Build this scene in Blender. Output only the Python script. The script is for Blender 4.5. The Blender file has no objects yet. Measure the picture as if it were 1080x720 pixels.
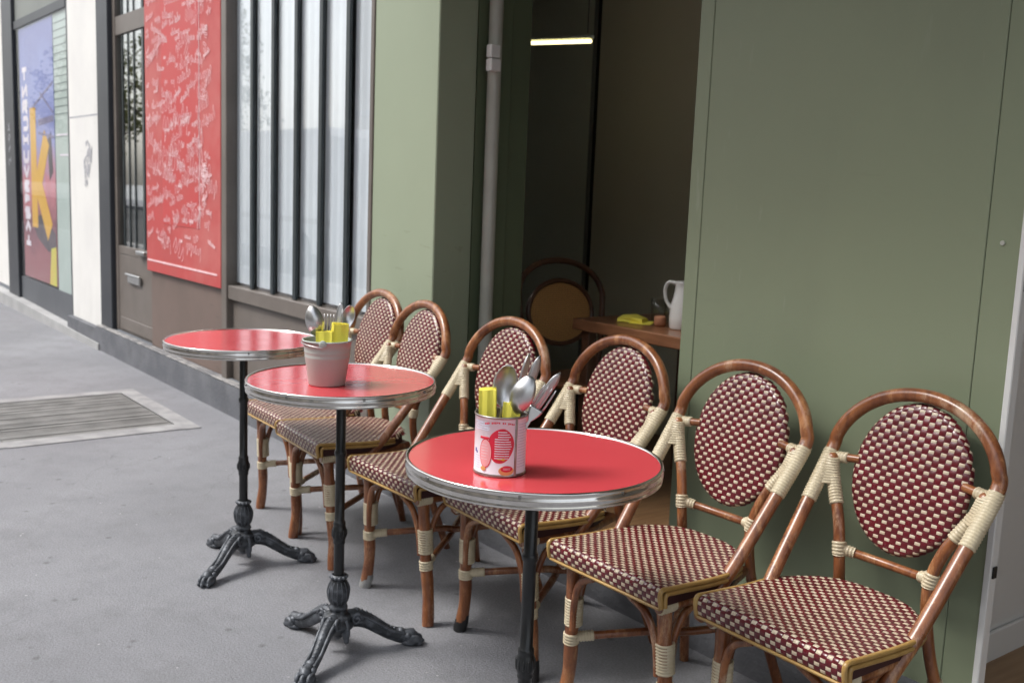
import bpy, math, random
from mathutils import Vector, Matrix, Euler
random.seed(7)
PI = math.pi
sc = bpy.context.scene
COL = sc.collection
V = Vector

# ------------------------------------------------------------------ materials
def new_mat(name):
    m = bpy.data.materials.new(name); m.use_nodes = True
    nt = m.node_tree; b = nt.nodes['Principled BSDF']
    return m, nt, b

def N(nt, t, **kw):
    n = nt.nodes.new(t)
    for k, v in kw.items(): setattr(n, k, v)
    return n

def mat(name, c1, c2=None, scale=8.0, rough=.5, rough2=None, bump=0.0, bscale=None, metal=0.0, coat=0.0, detail=5.0,
        stretch=(1, 1, 1), lo=.35, hi=.65, spec=.5, bdist=.01, c3=None, s3=2.0, lo3=.55, hi3=.75):
    m, nt, b = new_mat(name)
    L = nt.links.new
    b.inputs['Metallic'].default_value = metal
    b.inputs['Roughness'].default_value = rough
    b.inputs['Coat Weight'].default_value = coat
    b.inputs['Coat Roughness'].default_value = .12
    b.inputs['Specular IOR Level'].default_value = spec
    b.inputs['Base Color'].default_value = (*c1, 1)
    tc = N(nt, 'ShaderNodeTexCoord'); mp = N(nt, 'ShaderNodeMapping')
    mp.inputs['Scale'].default_value = stretch
    L(tc.outputs['Object'], mp.inputs['Vector'])
    if c2 is not None:
        nz = N(nt, 'ShaderNodeTexNoise'); nz.inputs['Scale'].default_value = scale; nz.inputs['Detail'].default_value = detail
        L(mp.outputs[0], nz.inputs['Vector'])
        mr = N(nt, 'ShaderNodeMapRange'); mr.inputs[1].default_value = lo; mr.inputs[2].default_value = hi
        L(nz.outputs['Fac'], mr.inputs[0])
        mx = N(nt, 'ShaderNodeMix', data_type='RGBA')
        mx.inputs[6].default_value = (*c1, 1); mx.inputs[7].default_value = (*c2, 1)
        L(mr.outputs[0], mx.inputs[0])
        out = mx.outputs[2]
        if c3 is not None:
            n3 = N(nt, 'ShaderNodeTexNoise'); n3.inputs['Scale'].default_value = s3; n3.inputs['Detail'].default_value = 6
            n3.inputs['Roughness'].default_value = .65
            L(mp.outputs[0], n3.inputs['Vector'])
            r3 = N(nt, 'ShaderNodeMapRange'); r3.inputs[1].default_value = lo3; r3.inputs[2].default_value = hi3
            L(n3.outputs['Fac'], r3.inputs[0])
            m3 = N(nt, 'ShaderNodeMix', data_type='RGBA'); m3.inputs[7].default_value = (*c3, 1)
            L(r3.outputs[0], m3.inputs[0]); L(out, m3.inputs[6]); out = m3.outputs[2]
        L(out, b.inputs['Base Color'])
        if rough2 is not None:
            rr = N(nt, 'ShaderNodeMapRange'); rr.inputs[3].default_value = rough; rr.inputs[4].default_value = rough2
            L(mr.outputs[0], rr.inputs[0]); L(rr.outputs[0], b.inputs['Roughness'])
    if bump:
        nb = N(nt, 'ShaderNodeTexNoise'); nb.inputs['Scale'].default_value = bscale or scale * 3; nb.inputs['Detail'].default_value = 6
        L(mp.outputs[0], nb.inputs['Vector'])
        bp = N(nt, 'ShaderNodeBump'); bp.inputs['Strength'].default_value = bump; bp.inputs['Distance'].default_value = bdist
        L(nb.outputs['Fac'], bp.inputs['Height']); L(bp.outputs[0], b.inputs['Normal'])
    return m

def glass_mat(name, tint=(1, 1, 1), base=.05, gain=.95, rough=0.0):
    m = bpy.data.materials.new(name); m.use_nodes = True
    nt = m.node_tree; nt.nodes.clear(); L = nt.links.new
    o = N(nt, 'ShaderNodeOutputMaterial'); mx = N(nt, 'ShaderNodeMixShader')
    tr = N(nt, 'ShaderNodeBsdfTransparent'); tr.inputs[0].default_value = (*tint, 1)
    gl = N(nt, 'ShaderNodeBsdfGlossy'); gl.inputs['Roughness'].default_value = rough
    lw = N(nt, 'ShaderNodeLayerWeight'); lw.inputs['Blend'].default_value = .5
    pw = N(nt, 'ShaderNodeMath', operation='POWER'); pw.inputs[1].default_value = 4.5
    mu = N(nt, 'ShaderNodeMath', operation='MULTIPLY_ADD'); mu.inputs[1].default_value = gain; mu.inputs[2].default_value = base
    L(lw.outputs['Facing'], pw.inputs[0]); L(pw.outputs[0], mu.inputs[0]); L(mu.outputs[0], mx.inputs[0])
    L(tr.outputs[0], mx.inputs[1]); L(gl.outputs[0], mx.inputs[2]); L(mx.outputs[0], o.inputs[0])
    return m

def emit_mat(name, c, s):
    m, nt, b = new_mat(name)
    b.inputs['Base Color'].default_value = (.8, .8, .8, 1)
    b.inputs['Emission Color'].default_value = (*c, 1); b.inputs['Emission Strength'].default_value = s
    return m

def asphalt_mat():
    m, nt, b = new_mat('asphalt_pavement'); L = nt.links.new
    tc = N(nt, 'ShaderNodeTexCoord')
    def noise(scale, detail=6, rough=.6):
        n = N(nt, 'ShaderNodeTexNoise'); n.inputs['Scale'].default_value = scale; n.inputs['Detail'].default_value = detail
        n.inputs['Roughness'].default_value = rough; L(tc.outputs['Object'], n.inputs['Vector']); return n.outputs['Fac']
    def rng(src, a, b_, c=0., d=1.):
        r = N(nt, 'ShaderNodeMapRange'); r.inputs[1].default_value = a; r.inputs[2].default_value = b_
        r.inputs[3].default_value = c; r.inputs[4].default_value = d; L(src, r.inputs[0]); return r.outputs[0]
    def mix(fac, a, b_):
        x = N(nt, 'ShaderNodeMix', data_type='RGBA'); L(fac, x.inputs[0])
        if isinstance(a, tuple): x.inputs[6].default_value = (*a, 1)
        else: L(a, x.inputs[6])
        if isinstance(b_, tuple): x.inputs[7].default_value = (*b_, 1)
        else: L(b_, x.inputs[7])
        return x.outputs[2]
    c = mix(rng(noise(1.1, 8, .62), .32, .68), (.208, .211, .228), (.292, .296, .318))
    c = mix(rng(noise(4.5, 9, .75), .48, .70, 0, .65), c, (.170, .171, .180))
    c = mix(rng(noise(160, 3, .7), .42, .60, 0, .42), c, (.125, .125, .13))
    # dark specks (gum, pits)
    vo = N(nt, 'ShaderNodeTexVoronoi'); vo.inputs['Scale'].default_value = 16; vo.inputs['Randomness'].default_value = 1
    L(tc.outputs['Object'], vo.inputs['Vector'])
    sp = N(nt, 'ShaderNodeMath', operation='MULTIPLY'); L(rng(vo.outputs['Distance'], .10, .22, 1, 0), sp.inputs[0])
    L(rng(noise(6, 2), .55, .6), sp.inputs[1])
    sp2 = N(nt, 'ShaderNodeMath', operation='MULTIPLY'); sp2.inputs[1].default_value = .55; L(sp.outputs[0], sp2.inputs[0])
    c = mix(sp2.outputs[0], c, (.08, .08, .082))
    # pale specks
    v2 = N(nt, 'ShaderNodeTexVoronoi'); v2.inputs['Scale'].default_value = 33
    L(tc.outputs['Object'], v2.inputs['Vector'])
    q = N(nt, 'ShaderNodeMath', operation='MULTIPLY'); L(rng(v2.outputs['Distance'], .08, .15, 1, 0), q.inputs[0]); L(rng(noise(9, 2), .6, .64), q.inputs[1])
    c = mix(q.outputs[0], c, (.42, .42, .43))
    # hairline cracks
    wv = N(nt, 'ShaderNodeTexVoronoi', feature='DISTANCE_TO_EDGE'); wv.inputs['Scale'].default_value = .9
    ad = N(nt, 'ShaderNodeVectorMath', operation='MULTIPLY_ADD'); ad.inputs[1].default_value = (.35, .35, .35)
    nn = N(nt, 'ShaderNodeTexNoise'); nn.inputs['Scale'].default_value = 3; nn.inputs['Detail'].default_value = 8; L(tc.outputs['Object'], nn.inputs['Vector'])
    L(nn.outputs['Color'], ad.inputs[0]); L(tc.outputs['Object'], ad.inputs[2]); L(ad.outputs[0], wv.inputs['Vector'])
    cr = N(nt, 'ShaderNodeMath', operation='MULTIPLY'); L(rng(wv.outputs['Distance'], .0, .004, .3, 0), cr.inputs[0]); L(rng(noise(.8, 2), .52, .6), cr.inputs[1])
    c = mix(cr.outputs[0], c, (.09, .09, .09))
    L(c, b.inputs['Base Color'])
    b.inputs['Roughness'].default_value = .82
    ba = N(nt, 'ShaderNodeMath', operation='ADD'); L(noise(170, 4, .7), ba.inputs[0]); L(noise(14, 6), ba.inputs[1])
    bp = N(nt, 'ShaderNodeBump'); bp.inputs['Strength'].default_value = .5; bp.inputs['Distance'].default_value = .006
    L(ba.outputs[0], bp.inputs['Height']); L(bp.outputs[0], b.inputs['Normal'])
    return m

def rattan_mat():
    m, nt, b = new_mat('varnished_rattan'); L = nt.links.new
    tc = N(nt, 'ShaderNodeTexCoord'); oi = N(nt, 'ShaderNodeObjectInfo')
    va = N(nt, 'ShaderNodeVectorMath', operation='ADD'); L(tc.outputs['Object'], va.inputs[0]); L(oi.outputs['Location'], va.inputs[1])
    def noise(scale, sx=(1, 1, 1), detail=6, rough=.6):
        mp = N(nt, 'ShaderNodeMapping'); mp.inputs['Scale'].default_value = sx; L(va.outputs[0], mp.inputs[0])
        n = N(nt, 'ShaderNodeTexNoise'); n.inputs['Scale'].default_value = scale; n.inputs['Detail'].default_value = detail
        n.inputs['Roughness'].default_value = rough; L(mp.outputs[0], n.inputs['Vector']); return n.outputs['Fac']
    def rng(src, a, b_, c=0., d=1.):
        r = N(nt, 'ShaderNodeMapRange'); r.inputs[1].default_value = a; r.inputs[2].default_value = b_
        r.inputs[3].default_value = c; r.inputs[4].default_value = d; L(src, r.inputs[0]); return r.outputs[0]
    def mix(fac, a, b_):
        x = N(nt, 'ShaderNodeMix', data_type='RGBA'); L(fac, x.inputs[0])
        if isinstance(a, tuple): x.inputs[6].default_value = (*a, 1)
        else: L(a, x.inputs[6])
        x.inputs[7].default_value = (*b_, 1)
        return x.outputs[2]
    c = mix(rng(noise(9), .3, .7), (.165, .048, .015), (.350, .132, .046))
    c = mix(rng(noise(38, (1, 1, .22), 8, .7), .46, .64, 0, .7), c, (.085, .020, .008))
    c = mix(rng(noise(22, (1, 1, .3), 9, .75), .53, .64, 0, .8), c, (.50, .25, .11))
    c = mix(rng(noise(8, (1, 1, .35), 9, .78), .56, .66, 0, .75), c, (.56, .38, .25))
    L(c, b.inputs['Base Color'])
    L(rng(noise(20), .3, .7, .26, .42), b.inputs['Roughness'])
    b.inputs['Coat Weight'].default_value = .35; b.inputs['Coat Roughness'].default_value = .18
    bp = N(nt, 'ShaderNodeBump'); bp.inputs['Strength'].default_value = .25; bp.inputs['Distance'].default_value = .003
    L(noise(40, (1, 1, .2)), bp.inputs['Height']); L(bp.outputs[0], b.inputs['Normal'])
    return m

def iron_mat():
    m, nt, b = new_mat('worn_black_cast_iron'); L = nt.links.new
    g = N(nt, 'ShaderNodeNewGeometry'); tc = N(nt, 'ShaderNodeTexCoord')
    nz = N(nt, 'ShaderNodeTexNoise'); nz.inputs['Scale'].default_value = 45; nz.inputs['Detail'].default_value = 6; L(tc.outputs['Object'], nz.inputs['Vector'])
    r = N(nt, 'ShaderNodeMapRange'); r.inputs[1].default_value = .5; r.inputs[2].default_value = .62; L(g.outputs['Pointiness'], r.inputs[0])
    r2 = N(nt, 'ShaderNodeMapRange'); r2.inputs[1].default_value = .48; r2.inputs[2].default_value = .7; L(nz.outputs['Fac'], r2.inputs[0])
    ad = N(nt, 'ShaderNodeMath', operation='ADD', use_clamp=True); L(r.outputs[0], ad.inputs[0]); L(r2.outputs[0], ad.inputs[1])
    mx = N(nt, 'ShaderNodeMix', data_type='RGBA'); mx.inputs[6].default_value = (.014, .016, .019, 1); mx.inputs[7].default_value = (.115, .125, .142, 1)
    L(ad.outputs[0], mx.inputs[0]); L(mx.outputs[2], b.inputs['Base Color'])
    b.inputs['Roughness'].default_value = .48; b.inputs['Metallic'].default_value = .25
    bp = N(nt, 'ShaderNodeBump'); bp.inputs['Strength'].default_value = .35; bp.inputs['Distance'].default_value = .004
    L(nz.outputs['Fac'], bp.inputs['Height']); L(bp.outputs[0], b.inputs['Normal'])
    return m

def cane_mat():
    m, nt, b = new_mat('woven_cane'); L = nt.links.new
    tc = N(nt, 'ShaderNodeTexCoord')
    w1 = N(nt, 'ShaderNodeTexWave', bands_direction='Y'); w2 = N(nt, 'ShaderNodeTexWave', bands_direction='Z')
    for w in (w1, w2): w.inputs['Scale'].default_value = 36; L(tc.outputs['Object'], w.inputs['Vector'])
    mn = N(nt, 'ShaderNodeMath', operation='MAXIMUM'); L(w1.outputs['Fac'], mn.inputs[0]); L(w2.outputs['Fac'], mn.inputs[1])
    rr = N(nt, 'ShaderNodeMapRange'); rr.inputs[1].default_value = .3; rr.inputs[2].default_value = .7; L(mn.outputs[0], rr.inputs[0])
    mx = N(nt, 'ShaderNodeMix', data_type='RGBA'); mx.inputs[6].default_value = (.14, .06, .02, 1); mx.inputs[7].default_value = (.66, .36, .13, 1)
    L(rr.outputs[0], mx.inputs[0]); L(mx.outputs[2], b.inputs['Base Color']); b.inputs['Roughness'].default_value = .5
    bp = N(nt, 'ShaderNodeBump'); bp.inputs['Strength'].default_value = .6; bp.inputs['Distance'].default_value = .002
    L(mn.outputs[0], bp.inputs['Height']); L(bp.outputs[0], b.inputs['Normal'])
    return m

def poster_mat():
    m, nt, b = new_mat('printed_poster'); L = nt.links.new
    tc = N(nt, 'ShaderNodeTexCoord'); sx = N(nt, 'ShaderNodeSeparateXYZ'); L(tc.outputs['Object'], sx.inputs[0])
    nz = N(nt, 'ShaderNodeTexNoise'); nz.inputs['Scale'].default_value = 3.2; nz.inputs['Detail'].default_value = 9; nz.inputs['Roughness'].default_value = .72; L(tc.outputs['Object'], nz.inputs['Vector'])
    ma = N(nt, 'ShaderNodeMath', operation='MULTIPLY_ADD'); ma.inputs[1].default_value = .8; L(nz.outputs['Fac'], ma.inputs[0])
    L(sx.outputs['Z'], ma.inputs[2])
    mr = N(nt, 'ShaderNodeMapRange'); mr.inputs[1].default_value = .55; mr.inputs[2].default_value = 2.75; L(ma.outputs[0], mr.inputs[0])
    cr = N(nt, 'ShaderNodeValToRGB'); e = cr.color_ramp.elements
    e[0].position = 0; e[0].color = (.30, .13, .14, 1); e[1].position = 1; e[1].color = (.15, .17, .42, 1)
    for p, c in ((.18, (.30, .10, .12, 1)), (.27, (.17, .06, .09, 1)), (.36, (.42, .16, .19, 1)), (.44, (.55, .20, .24, 1)), (.52, (.40, .27, .42, 1)), (.60, (.24, .27, .55, 1)), (.8, (.22, .27, .58, 1))):
        x = e.new(p); x.color = c
    L(mr.outputs[0], cr.inputs[0]); L(cr.outputs[0], b.inputs['Base Color']); b.inputs['Roughness'].default_value = .45
    return m

M = {}
M['asphalt'] = asphalt_mat()
M['road'] = mat('road_asphalt', (.05, .05, .052), (.075, .075, .078), 3, .85, bump=.4, bscale=90)
M['plinth'] = mat('dark_cement_plinth', (.115, .12, .135), (.17, .175, .19), 5, .8, bump=.35, bscale=60, c3=(.085, .088, .095), s3=3)
M['ledge'] = mat('worn_stone_ledge', (.30, .29, .28), (.16, .16, .165), 14, .8, bump=.5, bscale=40, lo=.42, hi=.6)
M['stone_pale'] = mat('pale_stone', (.42, .42, .42), (.34, .34, .34), 5, .75, bump=.2)
M['grate_border'] = mat('pale_cement', (.36, .36, .36), (.25, .25, .255), 9, .85, bump=.3, bscale=60)
M['grate'] = mat('weathered_grate_metal', (.23, .23, .222), (.15, .15, .145), 6, .65, metal=.1)
M['grate_pit'] = mat('grate_pit_dirt', (.13, .13, .125), (.18, .178, .17), 7, .9)
M['green_wall'] = mat('sage_green_paint', (.245, .284, .184), (.226, .263, .170), 1.6, .42, rough2=.5, bump=.06, bscale=90, bdist=.002, c3=(.21, .246, .157), s3=.9, lo3=.5, hi3=.8)
M['green_lit'] = mat('lit_sage_green_paint', (.312, .364, .258), (.292, .34, .24), 2, .45, bump=.06, bscale=80, bdist=.002)  # wall panel's sage green, with the pillar's brighter light put into the colour
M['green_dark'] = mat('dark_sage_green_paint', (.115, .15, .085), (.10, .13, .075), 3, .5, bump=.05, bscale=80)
M['pipe'] = mat('brushed_pale_metal', (.50, .51, .45), (.44, .45, .40), 8, .42, metal=.1)
M['steel'] = mat('satin_steel', (.55, .55, .54), (.48, .48, .47), 20, .3, metal=1)
M['white_wall'] = mat('off_white_wall', (.78, .77, .74), (.72, .71, .69), 2.5, .7, bump=.08, bscale=40)
M['white_panel'] = mat('white_painted_wall', (.74, .74, .72), (.70, .70, .68), 2, .6)
M['slate'] = mat('dark_slate_paint', (.028, .032, .040), (.04, .044, .052), 6, .45)
M['slate_panel'] = mat('slate_grey_panel', (.085, .092, .105), (.105, .112, .125), 4, .5)
M['greygreen'] = mat('grey_green_panel', (.23, .245, .225), (.20, .215, .20), 3, .55)
M['brown_frame'] = mat('grey_brown_metal', (.135, .115, .10), (.165, .142, .125), 5, .45)
M['brown_panel'] = mat('warm_brown_panel', (.175, .125, .105), (.15, .108, .09), 4, .5)
M['teal_bar'] = mat('dark_teal_bar', (.018, .026, .030), (.028, .038, .042), 10, .35)
M['blind'] = mat('white_fabric_blind', (.72, .80, .86), (.68, .76, .82), 5, .8)
M['dark_in'] = mat('dark_shop_interior', (.05, .05, .05), (.03, .03, .03), 2, .8)
M['glass'] = glass_mat('window_glass', (1, 1, 1), .06, .9)
M['glass_shop'] = glass_mat('shop_glass', (1, 1, 1), .02, .22)
M['glass_door'] = glass_mat('door_glass_clear', (.9, .95, .93), .22, 1.1)
M['glass_dark'] = glass_mat('door_glass', (.55, .62, .58), .10)
M['glass_clear'] = glass_mat('tumbler_glass', (.94, .96, .95), .09, .8)
M['board'] = mat('faded_red_board', (.50, .062, .060), (.46, .072, .068), 3, .55, bump=.05, bscale=60, c3=(.54, .16, .145), s3=1.8, lo3=.45, hi3=.75)
M['board_in'] = mat('bright_red_board', (.53, .052, .052), (.50, .068, .064), 4, .5)
M['chalk'] = mat('pink_white_chalk', (.86, .66, .68), (.80, .48, .50), 25, .8)
M['poster'] = poster_mat()
M['yellow'] = mat('poster_yellow', (.72, .42, .06), (.66, .38, .05), 5, .5)
M['poster_white'] = mat('poster_white', (.80, .78, .84), (.72, .66, .74), 9, .5)
M['poster_dark'] = mat('poster_dark_patch', (.10, .075, .095), (.05, .045, .06), 8, .5)
M['poster_lime'] = mat('poster_lime', (.55, .60, .08), (.65, .5, .1), 4, .5)
M['poster_line'] = mat('poster_line', (.22, .20, .34), (.16, .15, .25), 8, .5)
M['mint'] = mat('pale_mint_strip', (.46, .55, .52), (.42, .51, .48), 4, .5)
M['mint_line'] = mat('mint_groove', (.20, .25, .25), (.18, .22, .22), 4, .6)
M['tag'] = mat('grey_spray', (.36, .36, .40), (.5, .5, .52), 15, .8)
def add_scuffs(m, dark, light):
    nt = m.node_tree; L = nt.links.new; b = nt.nodes['Principled BSDF']; src = b.inputs['Base Color'].links[0].from_socket
    tc = N(nt, 'ShaderNodeTexCoord')
    def mask(scale, st, lo, hi, gate, glo, amt):
        mp = N(nt, 'ShaderNodeMapping'); mp.inputs['Scale'].default_value = st; mp.inputs['Rotation'].default_value = (0, .5, 0); L(tc.outputs['Object'], mp.inputs[0])
        n = N(nt, 'ShaderNodeTexNoise'); n.inputs['Scale'].default_value = scale; n.inputs['Detail'].default_value = 4; L(mp.outputs[0], n.inputs['Vector'])
        a = N(nt, 'ShaderNodeMapRange'); a.inputs[1].default_value = lo; a.inputs[2].default_value = hi; L(n.outputs['Fac'], a.inputs[0])
        g = N(nt, 'ShaderNodeTexNoise'); g.inputs['Scale'].default_value = gate; g.inputs['Detail'].default_value = 3; L(tc.outputs['Object'], g.inputs['Vector'])
        c = N(nt, 'ShaderNodeMapRange'); c.inputs[1].default_value = glo; c.inputs[2].default_value = glo + .12; c.inputs[4].default_value = amt; L(g.outputs['Fac'], c.inputs[0])
        x = N(nt, 'ShaderNodeMath', operation='MULTIPLY'); L(a.outputs[0], x.inputs[0]); L(c.outputs[0], x.inputs[1]); return x.outputs[0]
    for (mk, col) in ((mask(26, (.25, 1, 1.6), .64, .70, 2.2, .48, .55), dark), (mask(34, (1.4, 1, .22), .66, .72, 1.7, .50, .28), light), (mask(3.2, (1.3, 1, .5), .5, .75, 1.1, .42, .35), dark)):
        mx = N(nt, 'ShaderNodeMix', data_type='RGBA'); L(mk, mx.inputs[0]); L(src, mx.inputs[6]); mx.inputs[7].default_value = (*col, 1); src = mx.outputs[2]
    L(src, b.inputs['Base Color'])
add_scuffs(M['green_wall'], (.19, .215, .145), (.34, .37, .29)); add_scuffs(M['green_lit'], (.24, .28, .19), (.42, .46, .36)); add_scuffs(M['white_wall'], (.55, .54, .51), (.82, .81, .79)); add_scuffs(M['brown_panel'], (.11, .085, .07), (.25, .2, .175)); add_scuffs(M['brown_frame'], (.09, .08, .07), (.22, .2, .18)); add_scuffs(M['plinth'], (.07, .072, .08), (.26, .26, .26))
M['rattan'] = rattan_mat()
M['w_red'] = mat('burgundy_weave', (.125, .0070, .0140), (.082, .0045, .0090), 30, .26, rough2=.34, coat=.35)
M['w_cream'] = mat('cream_weave', (.62, .53, .40), (.52, .42, .30), 30, .34, rough2=.45, coat=.15)
M['w_core'] = mat('weave_core', (.035, .006, .008), None, 5, .6)
M['bind'] = mat('cream_binding', (.62, .54, .38), (.52, .44, .30), 25, .38, coat=.15, c3=(.40, .33, .22), s3=9, lo3=.55, hi3=.8)
M['trim'] = mat('golden_cane_trim', (.46, .29, .095), (.36, .21, .06), 25, .38, coat=.2)
M['rubber'] = mat('black_rubber', (.012, .012, .012), (.02, .02, .02), 20, .4)
M['tape'] = mat('grey_tape', (.36, .36, .35), (.26, .26, .25), 30, .45, bump=.5, bscale=80)
M['laminate'] = mat('red_laminate', (.68, .072, .088), (.66, .068, .083), 3, .15, rough2=.19, spec=.7)
def wear_gloss(m, scale, st, a0, a1):
    nt = m.node_tree; L = nt.links.new; tc = N(nt, 'ShaderNodeTexCoord'); oi = N(nt, 'ShaderNodeObjectInfo')
    va = N(nt, 'ShaderNodeVectorMath', operation='ADD'); L(tc.outputs['Object'], va.inputs[0]); L(oi.outputs['Location'], va.inputs[1])
    mp = N(nt, 'ShaderNodeMapping'); mp.inputs['Scale'].default_value = st; L(va.outputs[0], mp.inputs[0])
    n = N(nt, 'ShaderNodeTexNoise'); n.inputs['Scale'].default_value = scale; n.inputs['Detail'].default_value = 7; n.inputs['Roughness'].default_value = .68; L(mp.outputs[0], n.inputs['Vector'])
    r_ = N(nt, 'ShaderNodeMapRange'); r_.inputs[1].default_value = .38; r_.inputs[2].default_value = .66; r_.inputs[3].default_value = a0; r_.inputs[4].default_value = a1
    L(n.outputs['Fac'], r_.inputs[0]); L(r_.outputs[0], m.node_tree.nodes['Principled BSDF'].inputs['Roughness'])
wear_gloss(M['laminate'], 7, (1, 2.2, 1), .14, .22)
M['laminate'].node_tree.nodes['Principled BSDF'].inputs['Coat Weight'].default_value = .4
M['chrome'] = mat('worn_chrome', (.74, .72, .69), (.58, .56, .53), 14, .10, rough2=.22, metal=1, bump=.05, bscale=40, bdist=.002)
M['chrome_dk'] = mat('dull_chrome', (.34, .33, .32), (.25, .24, .235), 14, .3, metal=1)
M['iron'] = iron_mat()
M['tube'] = mat('black_painted_tube', (.007, .008, .009), (.012, .013, .014), 20, .30, bump=.15, bscale=90, bdist=.002)
M['cutlery'] = mat('stainless_cutlery', (.64, .64, .64), (.54, .54, .54), 14, .30, rough2=.42, metal=1)
M['napkin'] = mat('yellow_paper_napkin', (.98, .88, .13), (.96, .85, .11), 10, .8, bump=.12, bscale=25)
M['can_white'] = mat('white_can_label', (.78, .81, .86), (.74, .77, .83), 12, .35, coat=.2)
M['can_red'] = mat('label_red', (.66, .025, .055), (.62, .03, .06), 12, .35)
M['can_pink'] = mat('label_pink', (.80, .36, .38), (.78, .42, .42), 12, .4)
M['can_blue'] = mat('label_blue', (.05, .08, .35), None, 12, .4)
M['can_grey'] = mat('label_grey_text', (.50, .50, .62), None, 12, .4)
M['can_tan'] = mat('label_tan', (.62, .34, .10), (.7, .42, .16), 12, .4)
M['tin'] = mat('tin_seam', (.42, .40, .38), (.30, .24, .20), 40, .35, metal=.9)
M['bucket'] = mat('beige_grey_enamel', (.42, .47, .435), (.395, .44, .41), 8, .42)
M['bent_dark'] = mat('dark_bentwood', (.075, .032, .018), (.11, .05, .028), 12, .3, coat=.3)
M['cane'] = cane_mat()
M['table_wood'] = mat('reddish_table_wood', (.24, .105, .05), (.16, .065, .03), 6, .32, coat=.25, stretch=(1, 6, 6), bump=.08)
M['ceramic'] = mat('white_glazed_ceramic', (.74, .74, .72), (.70, .70, .68), 6, .2, coat=.4)
M['terracotta'] = mat('terracotta', (.45, .20, .11), (.38, .17, .09), 20, .7)
M['wood_floor'] = mat('oak_floor_boards', (.19, .11, .055), (.14, .075, .035), 5, .4, stretch=(8, 1, 1), bump=.1)
M['wood_floor_light'] = mat('pale_oak_boards', (.36, .22, .11), (.27, .155, .07), 5, .4, stretch=(8, 1, 1), bump=.1)
M['room_wall'] = mat('dark_olive_brown_wall', (.72, .71, .55), (.68, .67, .52), 1.5, .75, bump=.08, bscale=30)
M['room_glazed'] = mat('dark_green_grey_panel', (.74, .80, .68), (.70, .75, .64), 1.3, .5)
M['joint'] = mat('black_joint', (.008, .009, .008), None, 5, .5)
M['ceil'] = mat('dim_ceiling', (.5, .48, .43), None, 5, .8)
M['tube_light'] = emit_mat('lit_tube', (1.0, .84, .42), 1.6)
M['facade'] = mat('pale_stone_facade', (.50, .46, .40), (.44, .40, .35), 2, .8, bump=.2)
M['opp_glass'] = mat('dark_window_glass', (.04, .045, .05), (.06, .065, .07), 2, .1)
M['van'] = mat('white_van_paint', (.74, .75, .77), (.70, .71, .73), 2, .25, coat=.6)
M['tyre'] = mat('tyre_rubber', (.02, .02, .02), None, 5, .7)
M['bark'] = mat('plane_tree_bark', (.20, .17, .13), (.12, .10, .08), 9, .9, bump=.4)
M['leaf'] = mat('leaf_green_yellow', (.085, .11, .022), (.15, .14, .025), 3, .6)
M['awning'] = mat('dark_green_awning', (.06, .075, .05), (.05, .065, .042), 4, .8)

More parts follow.
